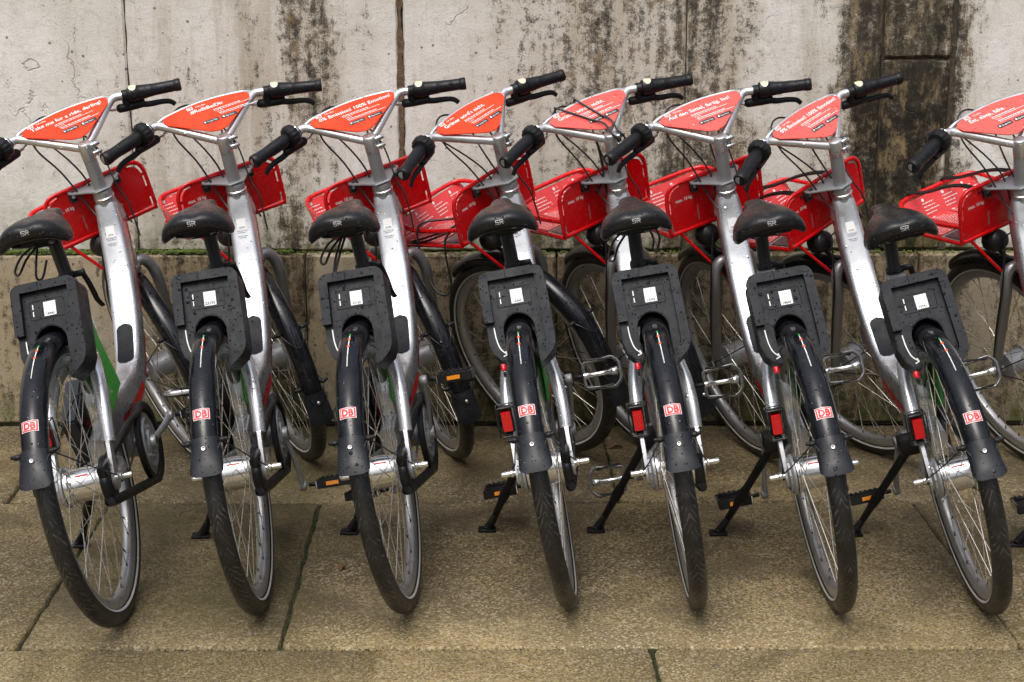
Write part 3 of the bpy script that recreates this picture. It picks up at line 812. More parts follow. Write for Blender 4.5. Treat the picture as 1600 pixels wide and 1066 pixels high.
# ---- saddle
SADM = Matrix.Translation((0, .060, .096)) @ Matrix.Diagonal((1.04, 1.0, .93, 1.0))
SADF = lambda p: SADM @ p
def saddle_mesh():
    mb = MB()
    stn = [(.010, .034, .009, .8985), (.015, .055, .0165, .8985), (.024, .068, .0215, .899), (.042, .0765, .0245, .899), (.066, .0805, .0250, .899), (.095, .0800, .0245, .899), (.122, .0725, .0235, .899), (.150, .057, .0225, .900), (.178, .040, .0205, .900), (.21, .0295, .0195, .901), (.245, .0255, .018, .901), (.272, .0235, .016, .900), (.286, .019, .013, .899), (.294, .0095, .007, .898)]
    n = 28; vs = []; fs = []
    for y, w, h, z in stn:
        for k in range(n):
            a = 2 * pi * k / n; c, d = cos(a), sin(a); x = w * math.copysign(abs(c) ** .8, c); zz = h * (math.copysign(abs(d) ** .75, d))
            t = abs(x) / .08
            # wings droop, a soft channel along the middle of the seat
            zz += z - .030 * t ** 3.2 - (.010 * t * t if d < 0 else 0)
            if y < .13 and d > 0: zz += .0015 - .004 * math.exp(-(x / .014) ** 2)
            yy = y + (.012 * t * t if y < .03 else 0)
            vs.append(V((x, yy, zz)))
    L = len(stn)
    for i in range(L - 1):
        for k in range(n):
            l = (k + 1) % n; fs.append((i * n + k, i * n + l, (i + 1) * n + l, (i + 1) * n + k))
    fs.append(tuple(range(n))); fs.append(tuple((L - 1) * n + k for k in range(n)))
    mb.add(vs, fs, 'saddle')
    me = mb.mesh('saddle', 0, 80)
    me.transform(SADM)
    # one level of smoothing
    bm = bmesh.new(); bm.from_mesh(me)
    bmesh.ops.subdivide_edges(bm, edges=bm.edges, cuts=1, use_grid_fill=True, smooth=.8)
    bm.to_mesh(me); bm.free(); me.shade_smooth()
    return me
def saddle_logo_mesh(sme):
    bvh = BVHTree.FromPolygons([v.co for v in sme.vertices], [p.vertices for p in sme.polygons])
    mb = MB()
    def fn(a, b):
        a *= .72; b *= .80; hit = bvh.ray_cast(V((a, -.2, .9335 + b)), V((0, 1, 0)))
        return (hit[0] + V((0, -.0012, .0002))) if hit[0] else V((a, .068, .9385 + b))
    def strokes(pl):
        for i in range(len(pl) - 1):
            a, b = V(pl[i]), V(pl[i + 1]); n = V((-(b - a).y, (b - a).x)).normalized() * .0007; e = (b - a).normalized() * .0007
            mb.flat([tuple(a - n - e), tuple(b - n + e), tuple(b + n + e), tuple(a + n - e)], fn, 'stripe')
    strokes([(-.0015, .0058), (-.0125, .0058), (-.0125, .0002), (-.0025, .0002), (-.0025, -.0058), (-.0130, -.0058)])
    strokes([(.0020, -.0060), (.0020, .0058), (.0120, .0058), (.0125, .0005), (.0045, .0005), (.0128, -.0060)])
    return mb.mesh('saddle_logo', 0, 0)
def saddle_rails_mesh():
    mb = MB()
    for s in (-1, 1):
        mb.tube(spline([(s * .045, .040, .868), (s * .030, .075, .858), (s * .022, .12, .850), (s * .022, .20, .850), (s * .012, .27, .875)], 4), .0038, 'cable', 8)
    mb.box((0, .085, .868), (.10, .05, .014), 'black'); mb.box((0, .15, .872), (.05, .09, .012), 'black')
    mb.box((0, .165, .848), (.062, .045, .020), 'black'); mb.cyl((-.03, .19, .845), (.03, .19, .845), .008, 'black', 10)
    mb.tube([(0, .19, .846), (0, .235, .842)], .015, 'black', 12)
    return mb.warp(SADF).mesh('saddle_rails', .002, 40, 1)
def seat_post_mesh():
    mb = MB(); mb.tube([(0, .312, .74), (0, .301, .786), (0, .276, .880)], .0165, 'clamp', 20)
    mb.lathe([(.018, 0), (.021, .001), (.021, .012), (.018, .013)], (0, .3045, .775), (0, -.26, .965), 'black', 20)
    return mb.mesh('seat_post', 0, 50)
def post_lever_mesh():
    mb = MB(); mb.cyl((.018, .302, .782), (.046, .300, .782), .008, 'black', 12, .001)
    mb.tube(spline([(.040, .300, .782), (.046, .309, .755), (.050, .314, .73), (.052, .324, .705), (.055, .346, .685)], 5), .006, 'black', 8, sq=(1.2, .7))
    return mb.mesh('seat_clamp_lever', 0, 50)

# ---- tail light
def tail_cage_mesh():
    mb = MB(); c = V((-.069, .002, .468))
    w, h = .0215, .036
    for y in (0, .034):
        mb.tube([V((c.x + a, c.y + y, c.z + b)) for a, b in round_poly([(-w, -h), (w, -h), (w, h), (-w, h)], .006, 3)], .0019, 'cable', 6, closed=True)
    for a, b in ((-w, -h), (w, -h), (w, h), (-w, h)): mb.tube([(c.x + a, c.y, c.z + b), (c.x + a, c.y + .036, c.z + b)], .0018, 'cable', 6)
    mb.box((c.x, c.y + .024, c.z), (.030, .010, .064), 'black'); mb.box((c.x, c.y + .014, c.z + .033), (.030, .022, .006), 'black'); mb.box((c.x, c.y + .014, c.z - .036), (.018, .018, .008), 'black')
    mb.tube([(c.x, c.y + .03, c.z - .01), (-.068, .035, .452), (-.066, .045, .44)], .004, 'cable', 8)
    mb.tube([(c.x, c.y + .03, c.z + .01), (-.066, .045, .485), (-.063, .06, .49)], .003, 'cable', 8)
    return mb.mesh('light_bracket', .0008, 40, 1)
def tail_lens_mesh():
    mb = MB(); c = V((-.069, .010, .468))
    mb.prism(round_poly([(-.0115, -.025), (.0115, -.025), (.0115, .025), (-.0115, .025)], .004, 3), lambda a, b, d: (c.x + a, c.y + d, c.z + b), -.008, .018, 'lens')
    return mb.mesh('tail_light', .0025, 40, 2)

# ---- chain guard, cranks, pedals
def chain_guard_mesh():
    mb = MB(); B = V((.052, .42, .295)); pts = []
    for k in range(17): a = radians(108 - 216 * k / 16); pts.append(B + V((0, .098 * cos(a), .098 * sin(a))))
    for a in (250, 215, 180, 145, 110): ar = radians(a); pts.append(V((.054, .048 * cos(ar), .335 + .048 * sin(ar))))
    mb.tube(spline(pts, 3, True), .0125, 'black', 10, closed=True, sq=(.95, 1.0))
    mb.lathe([(.098, -.006), (.104, -.004), (.104, .008), (.098, .010), (.088, .010), (.088, -.006)], B, (1, 0, 0), 'black', 40)
    return mb.mesh('chain_guard', 0, 50)
def chainring_mesh():
    mb = MB(); B = V((.052, .42, .295))
    mb.lathe([(.0001, .012), (.030, .012), (.034, .006), (.052, .004), (.056, .008), (.064, .009), (.068, .004), (.078, .003), (.080, -.002), (.0001, -.002)], B, (1, 0, 0), 'satin', 40)
    for k in range(5):
        a = 2 * pi * k / 5; mb.cyl(B + V((.004, .043 * cos(a), .043 * sin(a))), B + V((.011, .043 * cos(a), .043 * sin(a))), .006, 'chrome', 8)
    return mb.mesh('chainring', 0, 40)
def crank_mesh(s):
    """arm pointing along +y from the bracket axis; own origin at the axis"""
    mb = MB(); x0 = .062 if s > 0 else .052
    p = spline([(s * x0, 0, 0), (s * (x0 + .008), .04, 0), (s * (x0 + .017), .11, 0), (s * (x0 + .020), .170, 0)], 4)
    mb.tube(p, [.0145 - .004 * sin(pi * i / (len(p) - 1)) for i in range(len(p))], 'satin', 12, sq=(.95, .62))
    mb.cyl((s * (x0 - .018), 0, 0), (s * (x0 + .014), 0, 0), .017, 'satin', 18, .002)
    mb.cyl((s * (x0 + .012), .170, 0), (s * (x0 + .030), .170, 0), .0135, 'satin', 14, .002)
    mb.disc((s * (x0 + .0145), 0, 0), (s, 0, 0), .009, 'black')
    return mb.mesh('crank', 0, 45)
def pedal_mesh(kind, s):
    """own origin at the pedal axle, reaching outward in x"""
    mb = MB(); x0 = s * .012; x1 = s * .105
    mb.cyl((s * -.012, 0, 0), (s * .015, 0, 0), .006, 'black', 10)
    if kind == 'block':
        mb.box((s * .058, 0, 0), (.075, .030, .016), 'black')
        for y in (-.036, .036):
            mb.box((s * .058, y, 0), (.088, .015, .024), 'black')
            mb.box((s * .056, y + math.copysign(.0085, y), 0), (.036, .003, .0125), 'orange')
            for k in range(6): mb.box((s * (.024 + .013 * k), y, .0135), (.005, .013, .004), 'black')
        for x in (.013, .100): mb.box((s * x, 0, 0), (.0065, .078, .022), 'chrome')
    else:
        mb.lathe([(.0001, 0), (.009, 0), (.009, .012), (.0065, .018), (.0065, .065), (.009, .07), (.011, .078), (.011, .090), (.0001, .092)], (s * .012, 0, 0), (s, 0, 0), 'chrome', 16)
        out = round_poly([(.014, -.033), (.092, -.040), (.108, -.022), (.108, .022), (.092, .040), (.014, .033)], .007, 3)
        mb.tube([V((s * a, b, 0)) for a, b in out], .0050, 'bar', 8, closed=True, sq=(1.7, .85))
        for y in (-1, 1):
            mb.box((s * .054, y * .0375, .0075), (.066, .005, .005), 'rubber', Matrix.Rotation(-.088 * y * s, 3, 'Z')); mb.box((s * .054, y * .0375, -.0075), (.066, .005, .005), 'rubber', Matrix.Rotation(-.088 * y * s, 3, 'Z'))
    return mb.mesh('pedal', .0012, 40, 1)
def kickstand_mesh(lean):
    mb = MB(); fz = .205 * math.tan(radians(abs(lean))) + .006
    a, b = V((-.048, .31, .315)), V((-.200, .462, fz + .012))
    P = [a.lerp(b, t) for t in (0, .25, .5, .56, .62, .68, .72, .92)]
    mb.tube(P, [.0115, .0115, .0105, .0135, .0145, .0125, .0105, .009], 'black', 12)
    mb.tube([b.lerp(a, .12), b + V((-.004, 0, -.002)), b + V((-.012, -.002, -.010))], [.010, .015, .016], 'black', 12, sq=(.75, 1.25))
    mb.box((b.x - .014, b.y, fz - .001), (.048, .032, .010), 'black', Matrix.Rotation(radians(-lean), 3, 'Y'))
    mb.box((-.048, .31, .325), (.05, .05, .045), 'black')
    return mb.mesh('kickstand', .001, 45, 1)
def seal_cable_mesh():
    mb = MB()
    mb.tube(spline([(-.074, -.003, .33), (-.070, .01, .38), (-.058, .08, .44), (-.035, .22, .50), (-.03, .30, .47)], 5), .0026, 'cable', 6)
    mb.tube(spline([(.045, .55, .36), (.047, .40, .345), (.050, .2, .30), (.060, .06, .31), (.06, .01, .33)], 5), .0026, 'cable', 6)
    return mb.mesh('cable', 0, 60)
def battery_mesh(kind):
    mb = MB(); rt = Matrix.Rotation(radians(28), 3, 'X')
    mb.box((-.062, .30, .40), (.045, .16, .19), 'clamp' if kind == 1 else 'black', rt); mb.box((-.0615, .32, .335), (.047, .18, .09), 'black', rt)
    if kind == 3: mb.box((-.036, .30, .43), (.004, .12, .11), 'magenta', rt)
    if kind == 1:
        put_text(mb, 'link', .045, lambda a, b: V((-.0385, .30, .42)) + rt @ V((0, a, b)), 'dbred', .01, (-.05, 0))
    return mb.mesh('side_case', .006, 40, 2)

# ---- steering group (unsteered bike frame)
LC = lambda s: ST + V((s * .144, .092, .075)); GE = lambda s: ST + V((s * .323, .027, .039))
EU = V((0, .092, .075)).normalized(); EN = V((0, -.075, .092)).normalized()
PO = ST + V((0, 0, .004))
def sp(a, u, lift=0.0): return PO + V((a * 1.075, 0, 0)) + EU * u * 1.09 + EN * (.011 + lift)
def fork_mesh():
    mb = MB(); crown = CO - AX * .258
    mb.cyl(crown + AX * .012, crown - AX * .012, .030, 'fork', 20, .004)
    for s in (-1, 1):
        p = spline([crown + V((s * .006, 0, 0)), crown + V((s * .038, .004, .010)), crown + V((s * .060, .012, -.018)), crown + V((s * .066, .03, -.075)), V((s * .066, 1.052, .46)), V((s * .066, 1.104, .37)), V((s * .064, 1.120, .335))], 5)
        n = len(p); mb.tube(p, [.0165 - .006 * max(0, (i / n - .45)) for i in range(n)], 'fork', 14)
        mb.tube([(s * .064, 1.116, .355), (s * .064, 1.123, .325)], .016, 'fork', 10, sq=(1, .4))
        # cable down the leg
        if s < 0: mb.tube(spline([crown + V((-.05, -.02, .10)), crown + V((-.082, .0, -.02)), (-.084, 1.03, .50), (-.078, 1.10, .38)], 5), .0028, 'cable', 6)
    return mb.mesh('fork', 0, 50)
def stem_mesh():
    mb = MB(); L = (ST - CO).length
    mb.lathe([(.0185, 0), (.0182, L - .048)], CO, AX, 'satin', 24)
    mb.lathe([(.0182, L - .050), (.0192, L - .048), (.0192, L - .006), (.0180, L - .001), (.0165, L), (.0001, L - .001)], CO, AX, 'bar', 24)
    for z in (-.014, -.038):
        c = ST + AX * z + V((.021, -.012, 0)); mb.cyl(c + V((-.012, -.006, 0)), c + V((.014, -.006, 0)), .0062, 'chrome', 10, .001); mb.cyl(c + V((.001, -.006, 0)), c + V((.0035, -.006, 0)), .0085, 'bar', 10)
    mb.box(ST + AX * -.026 + V((.018, -.010, 0)), (.006, .012, .040), 'bar')
    mb.box(ST + AX * -.026 + V((.0225, -.008, 0)), (.0015, .018, .044), 'ink')
    return mb.mesh('stem', 0, 50)
def handlebar_mesh():
    mb = MB(); root = ST - AX * .016
    for s in (-1, 1):
        a = root + V((s * .006, .004, 0)); c = LC(s); e = GE(s); d = (e - c).normalized()
        p = [a, a.lerp(c, .5), a.lerp(c, .90)] + [c + d * .012 + V((-s * .003, 0, 0)), c + d * .035, e]
        mb.tube(spline(p, 4), .0118, 'bar', 14)
    b = [LC(-1) + V((-.004, .003, 0))] + [PO + V((x * 1.075, 0, 0)) + EU * (.1187 + .0195 * (1 - (x / .134) ** 2)) + EN * .004 for x in (-.11, -.085, -.055, -.025, .0, .025, .055, .085, .11)] + [LC(1) + V((.004, .003, 0))]
    mb.tube(spline(b, 3), .0052, 'bar', 8)
    return mb.mesh('handlebar', 0, 50)
def sign_mesh(wet):
    mb = MB(); arc = [(x, .104 + .019 * (1 - (x / .122) ** 2)) for x in (.108, .09, .07, .045, .02, 0, -.02, -.045, -.07, -.09, -.108)]
    poly = [(-.119, .094), (-.113, .080), (-.024, .013), (0, .006), (.024, .013), (.113, .080), (.119, .094), (.117, .101)] + arc + [(-.117, .101)]
    mb.prism(poly, lambda a, b, d: sp(a, b, d), -.004, 0, 'signwet' if wet else 'sign')
    return mb.mesh('sign_panel', .0008, 40, 1)
TITLE_SIZE = .0158
def sign_text_mesh(title, seed):
    mb = MB(); f = lambda a, b: sp(a, b, .0007); g = lambda a, b: sp(a, b, .0012); rnd = random.Random(11)
    ref = text_width('0% Emission! 100% Emotion!', TITLE_SIZE, .022); k = .205 / ref
    w = text_width(title, TITLE_SIZE, .022) * k
    if w > .20: k *= .20 / w; w = .20
    x0 = -.094 if len(title) > 18 else (-.082 if len(title) > 13 else -.045)
    put_text(mb, title, TITLE_SIZE, f, 'white', .018, (x0, .0905), 'LEFT', xs=k)
    # small logo and name above
    lx = x0 - .004
    mb.flat(round_poly([(lx, .1045), (lx + .016, .1045), (lx + .016, .1150), (lx, .1150)], .0015, 2), f, 'white')
    put_text(mb, 'DB', .0095, g, 'dbred', .02, (lx + .008, .1065), 'CENTER')
    put_text(mb, 'Call a Bike', .0062, f, 'white', .012, (lx + .024, .1075), 'LEFT')
    x1 = x0 + .058
    word_lines(mb, f, 'white', x1, .0800, .078, 1, .0, .0021, rnd, short=.9); word_lines(mb, f, 'white', x1, .0755, .105, 1, .0, .0017, rnd, short=.95)
    word_lines(mb, f, 'white', x1 + .006, .0695, .018, 1, .0, .0014, rnd, short=.95)
    word_lines(mb, f, 'white', x1 + .008, .0630, .085, 1, .0, .0021, rnd, short=.95); word_lines(mb, f, 'white', x1 + .010, .0585, .105, 1, .0, .0017, rnd, short=.95)
    bx = max(-.034, min(x0 + .068, -.03))
    for i, t in enumerate(('Google Play', 'App Store')):
        x = bx + i * .050; mb.flat(round_poly([(x, .0405), (x + .043, .0405), (x + .043, .0525), (x, .0525)], .0015, 2), f, 'ink')
        put_text(mb, t, .0066, g, 'sticker', .01, (x + .011, .0440), 'LEFT', xs=.85)
        if i == 0: mb.flat([(x + .003, .0430), (x + .009, .0465), (x + .003, .0500)], g, 'sticker')
        else: mb.flat([(x + .006 + .0030 * cos(a * pi / 4), .0465 + .0034 * sin(a * pi / 4)) for a in range(8)], g, 'sticker')
    return mb.mesh('sign_print', 0, 0)
def grip_mesh(s):
    mb = MB(); c, e = LC(s), GE(s); d = (e - c).normalized(); L = (e - c).length
    if s > 0:
        # clamp collar, gear shifter drum, grip, end plug
        mb.lathe([(.0001, .030), (.015, .030), (.0155, .033), (.0155, .044), (.0165, .046), (.0215, .048), (.0228, .055), (.0228, .072), (.0200, .077)], c, d, 'black', 22)
        mb.lathe([(.019, .076), (.0215, .077), (.0205, .082), (.0190, .098), (.0180, .108), (.0184, .112), (.0172, .114), (.0168, .135), (.0160, L - .018), (.0160, L - .017)], c, d, 'rubber', 22)
        mb.lathe([(.0160, L - .018), (.0172, L - .017), (.0178, L - .004), (.0160, L), (.0001, L)], c, d, 'black', 18)
    else:
        mb.lathe([(.0001, .024), (.0165, .024), (.0170, .034), (.0165, .040)], c, d, 'black', 22)
        mb.lathe([(.0165, L * .34), (.0185, L * .40), (.0182, L * .6), (.0165, L * .75), (.0175, L - .020), (.0180, L - .018)], c, d, 'rubber', 22)
        mb.lathe([(.0178, L - .020), (.0188, L - .018), (.0188, L - .003), (.0165, L), (.0001, L)], c, d, 'black', 18)
    return mb.mesh('grip', 0, 50)
def bell_mesh():
    mb = MB(); c, e = LC(-1), GE(-1); d = (e - c).normalized()
    n = 60; prof = [(.018, .034), (.0275, .036), (.0305, .042), (.0315, .050), (.0305, .059), (.026, .064), (.016, .067)]
    o = c; u = (V((0, 0, 1)) - d * d.z).normalized(); w = d.cross(u); vs = []; fs = []
    for j, (r, h) in enumerate(prof):
        for k in range(n):
            a = 2 * pi * k / n; rr = r * (1 + (.045 if (k // 2) % 2 else 0) * (1 if 0 < j < 6 else 0)); vs.append(o + d * h + (u * cos(a) + w * sin(a)) * rr)
    for i in range(len(prof) - 1):
        for k in range(n): l = (k + 1) % n; fs.append((i * n + k, i * n + l, (i + 1) * n + l, (i + 1) * n + k))
    mb.add(vs, fs, 'black')
    mb.lathe([(.0235, .0345), (.0262, .0335), (.0285, .0355), (.0275, .038)], c, d, 'chrome', 40)
    return mb.mesh('bell', 0, 25)
def indicator_mesh():
    mb = MB(); c, e = LC(1), GE(1); d = (e - c).normalized(); u = (V((0, -.55, .85)) - d * V((0, -.55, .85)).dot(d)).normalized(); w = d.cross(u); n = 16
    vs = [c + d * .062 + u * .0268]; 
    for k in range(n):
        a = 2 * pi * k / n; x = .0115 * cos(a); y = .0135 * sin(a); vs.append(c + d * (.062 + x) + w * y + u * (sqrt(max(0, .0232 ** 2 - y * y)) + .0012))
    mb.add(vs, [(0, k + 1, (k + 1) % n + 1) for k in range(n)], 'cream')
    return mb.mesh('gear_indicator', 0, 60)
def lever_mesh(s):
    mb = MB(); c, e = LC(s), GE(s); d = (e - c).normalized(); f = V((0, .36, -.93)).normalized()
    b0 = c + d * .036; 
    mb.tube([b0 + f * .008, b0 + f * .030], .012, 'black', 10)
    mb.tube(spline([c + d * .004 + f * .036, c + d * .03 + f * .036, c + d * .065 + f * .034, c + d * .085 + f * .032], 3), [.0075] + [.0125] * 8 + [.009], 'black', 10, sq=(1.0, .8))
    p = spline([c + d * .060 + f * .034, c + d * .095 + f * .040, c + d * .125 + f * .040, c + d * .150 + f * .044, c + d * .163 + f * .056], 5)
    mb.tube(p, [.0075 - .0022 * i / len(p) for i in range(len(p))], 'black', 10, sq=(1.2, .65))
    mb.cyl(c - d * .012 + f * .036, c + d * .006 + f * .036, .0048, 'chrome', 10)
    return mb.mesh('brake_lever', 0, 50)
def cables_mesh():
    mb = MB(); f = V((0, .36, -.93)).normalized()
    hb = CO + V((0, .03, -.05))
    for s, sag, end in ((-1, .05, (-.035, .03, -.10)), (1, .07, (.045, .02, -.12))):
        c, e = LC(s), GE(s); d = (e - c).normalized(); a = c - d * .010 + f * .036
        mb.tube(spline([a, a - d * .04 + V((0, .03, -.004)), a - d * .09 + V((0, .035, -.04)), CO + V((s * .015, .05, .035)), CO + V(end)], 6), .0027, 'cable', 6)
    # long loop rising behind the sign from the bell side
    c = LC(-1)
    mb.tube(spline([LC(1) + V((-.01, .02, -.03)), ST + V((.04, .13, .05)), ST + V((-.03, .15, .095)), ST + V((-.085, .13, .085)), ST + V((-.105, .10, .03)), ST + V((-.07, .09, -.06)), CO + V((-.045, .03, -.03)), CO + V((-.035, -.004, -.10)), CO + V((-.036, .035, -.20))], 6), .0027, 'cable', 6)
    mb.tube(spline([ST + V((.02, .06, .02)), ST + V((.05, .08, -.05)), CO + V((.045, .0, -.01)), CO + V((.052, -.01, -.06)), CO + V((.045, .0, -.16))], 6), .0024, 'cable', 6)
    return mb.mesh('cable', 0, 60)
def bracket_mesh():
    mb = MB(); c = CO + V((0, 0, .006))
    poly = round_poly([(-.022, -.027), (.022, -.027), (.045, .01), (.078, .052), (.074, .072), (.050, .078), (.020, .062), (-.020, .062), (-.050, .078), (-.074, .072), (-.078, .052), (-.045, .01)], .006, 3)
    mb.prism(poly, lambda a, b, d: (c.x + a, c.y + b, c.z + d + b * .22), -.002, .002, 'satin')
    for s in (-1, 1):
        mb.prism(round_poly([(s * .030 + s * .028, .045), (s * .068, .045), (s * .068, .060), (s * .046, .060)], .002, 2), lambda a, b, d: (c.x + a, c.y + b, c.z + d + b * .22), .0021, .0026, 'ink')
        mb.box((s * .066, c.y + .070, c.z - .002), (.020, .016, .026), 'black'); mb.cyl((s * .066, c.y + .058, c.z), (s * .066, c.y + .064, c.z), .0055, 'chrome', 8)
        mb.tube([(s * .066, c.y + .065, c.z + .004), (s * .02, c.y + .06, c.z + .002)], .005, 'black', 8)
    return mb.mesh('basket_bracket', .0007, 40, 1)
def baskw(p):
    z = .793 + (p.z - .757) * 1.165 + .09 * max(0, p.y - .945); return V((p.x * 1.025, .976 + (p.y - .94) * 1.03 - .348 * (z - .793) * max(0, 1 - max(0, p.y - .94) / .1), z))
def basket_frame_mesh():
    mb = MB()
    out = round_poly([(-.148, .757), (.148, .757), (.148, .884), (-.148, .884)], [.012, .012, .042, .042], 6)
    mb.tube([V((a, .94, b)) for a, b in out], .0058, 'red', 10, closed=True)
    # low rail round the tray
    low = [(-.147, .94, .755), (-.147, 1.19, .755)] + [(-.147 + .035 * (1 - cos(radians(a))), 1.19 + .030 * sin(radians(a)), .755) for a in (30, 60, 90)] + [(.112, 1.22, .755)] + [(.147 - .035 * (1 - cos(radians(a))), 1.19 + .030 * sin(radians(a)), .755) for a in (60, 30)] + [(.147, 1.19, .755), (.147, .94, .755)]
    mb.tube(low, .0055, 'red', 8)
    hi = spline([(-.149, .94, .800), (-.148, 1.08, .796), (-.146, 1.16, .802), (-.134, 1.215, .814), (-.10, 1.238, .818), (0, 1.241, .819), (.10, 1.238, .818), (.134, 1.215, .814), (.146, 1.16, .802), (.148, 1.08, .796), (.149, .94, .800)], 5)
    mb.tube(hi, .0058, 'red', 10)
    mb.warp(baskw)
    mb.tube([(-.118, .982, .788), (-.045, .990, .665), (-.020, .985, .625)], .0048, 'red', 8)
    return mb.mesh('basket', 0, 60)
def basket_plate_mesh():
    mb = MB()
    poly = round_poly([(-.138, .764), (.138, .764), (.138, .8755), (-.138, .8755)], [.008, .008, .038, .038], 6)
    mb.prism(poly, lambda a, b, d: (a, .94 + d, b), -.0012, .0012, 'red')
    for x, z, w, h in ((-.141, .80, .007, .028), (.141, .80, .007, .028), (-.06, .8775, .09, .005), (.06, .8775, .09, .005), (0, .761, .22, .007), (-.141, .845, .007, .008), (.141, .845, .007, .008)):
        mb.box((x, .94, z), (w, .0022, h), 'red')
    return mb.warp(baskw).mesh('basket_plate', 0, 30)
def basket_print_mesh():
    mb = MB(); f = lambda a, b: V((a, .9382, b)); rnd = random.Random(4)
    put_text(mb, 'max. 10 kg', .0118, f, 'white', .02, (-.122, .836), 'LEFT')
    mb.flat([(-.058, .775), (-.055, .775), (-.055, .812), (-.058, .812)], f, 'gap')
    mb.flat([(.050, .775), (.054, .775), (.054, .822), (.050, .822)], f, 'dbred')
    word_lines(mb, lambda a, b: f(.0505 + b, .822 - a), 'gap', 0, 0, .024, 1, 0, .003, rnd, short=.95)
    return mb.warp(baskw).mesh('basket_print', 0, 0)
def basket_floor_mesh():
    mb = MB()
    mb.box((0, 1.08, .7555), (.285, .272, .003), 'gap')
    return mb.warp(baskw).mesh('basket_floor', 0, 30)
def notice_mesh(k):
    """printed notice panels lying in the tray"""
    mb = MB(); rnd = random.Random(20 + k); z = .7585
    x0 = (-.139, -.066, .003, .071)[k]; x1 = (-.070, -.001, .067, .139)[k]
    y0 = 1.035 if k != 0 else 1.05
    mb.prism([(x0, y0), (x1, y0), (x1, 1.208), (x0, 1.208)], lambda a, b, d: (a, b, z + d), 0, .0015, 'floorred')
    f = lambda a, b: V((a, b, z + .0021))
    mb.flat([(x0 + .012 + .005 * cos(a * pi / 4), 1.192 + .005 * sin(a * pi / 4)) for a in range(8)], f, 'sticker')
    word_lines(mb, f, 'sticker', x0 + .006, 1.178, x1 - x0 - .012, 13, .0105, .0026, rnd, short=.55)
    return mb.warp(baskw).mesh('notice_panel', 0, 0)
def tray_front_mesh():
    """upturned front wall of the tray with its own printed notices"""
    mb = MB(); fn = lambda a, b: V((a, 1.212 + .022 * (b / .058) ** 1.0, .7575 + b))
    mb.prism(round_poly([(-.138, 0), (.138, 0), (.138, .054), (-.138, .054)], [.004, .004, .012, .012], 3), lambda a, b, d: fn(a, b) + V((0, d, 0)), 0, .002, 'floorred')
    g = lambda a, b: fn(a, b) + V((0, -.0007, .0002)); rnd = random.Random(31)
    for x0 in (-.132, -.062, .008, .078):
        mb.flat([(x0 + .008 + .0045 * cos(a * pi / 4), .044 + .0045 * sin(a * pi / 4)) for a in range(8)], g, 'sticker')
        word_lines(mb, g, 'sticker', x0 + .002, .034, .052, 4, .0085, .0022, rnd, short=.6)
    return mb.warp(baskw).mesh('tray_front', 0, 30)
def tray_flap_mesh():
    mb = MB(); mb.box((0, .992, .7588), (.270, .085, .0022), 'floordark')
    for x in (-.11, -.07, .07, .11): mb.ball((x, .975, .762), .004, 'chrome', 8, (1, 1, .6))
    return mb.warp(baskw).mesh('tray_flap', 0, 0)
def headlight_mesh():
    mb = MB(); c = V((-.032, .995, .755)); a = V((0, 1, -.12))
    mb.lathe([(.0001, -.034), (.012, -.033), (.024, -.026), (.031, -.012), (.033, .004), (.034, .018), (.032, .024)], c, a, 'black', 26)
    mb.lathe([(.0001, .026), (.020, .026), (.032, .022)], c, a, 'chrome', 26)
    mb.lathe([(.024, -.026), (.027, -.024), (.0275, -.020), (.031, -.013)], c, a, 'cable', 26)
    mb.tube([c + V((0, .0, -.025)), c + V((.012, -.01, -.055)), (-.004, .955, .685)], .0065, 'black', 8)
    mb.tube(spline([c + V((.0, -.03, .004)), c + V((.03, -.05, .02)), (.02, .95, .77), (.0, .95, .70)], 4), .0022, 'cable', 6)
    return mb.mesh('headlight', 0, 50)

def tube_label_mesh(num):
    mb = MB(); u0 = 4.8
    def fn(a, b, lift=.0010):
        # a across, b down the tube in metres, from u0
        seg = 60.0; return on_main_top(u0 + b * seg, a, lift)
    f = lambda a, b: fn(a, -b, .0010); g = lambda a, b: fn(a, -b, .0015); rnd = random.Random(9)
    put_text(mb, num, .0070, g, 'ink', .012, (0, -.030), 'CENTER')
    for y, w in ((-.040, .030), (-.045, .024), (-.056, .028), (-.061, .020)): word_lines(mb, g, 'greyink', -w / 2, y, w, 1, 0, .0016, rnd, short=.95)
    patch(mb, lambda a, b: f(a, b), -.0125, .0125, 0.0, -.034, 4, 5, 'sticker')
    return mb.mesh('tube_label', 0, 0)
def frame_number_mesh(num):
    mb = MB()
    def fn(a, b):
        return on_main_side(47 - a * 130, b / .045 - .15, 1, .0012)
    put_text(mb, num, .016, fn, 'ink', .01, (-.01, -.004))
    return mb.mesh('frame_number', 0, 0)

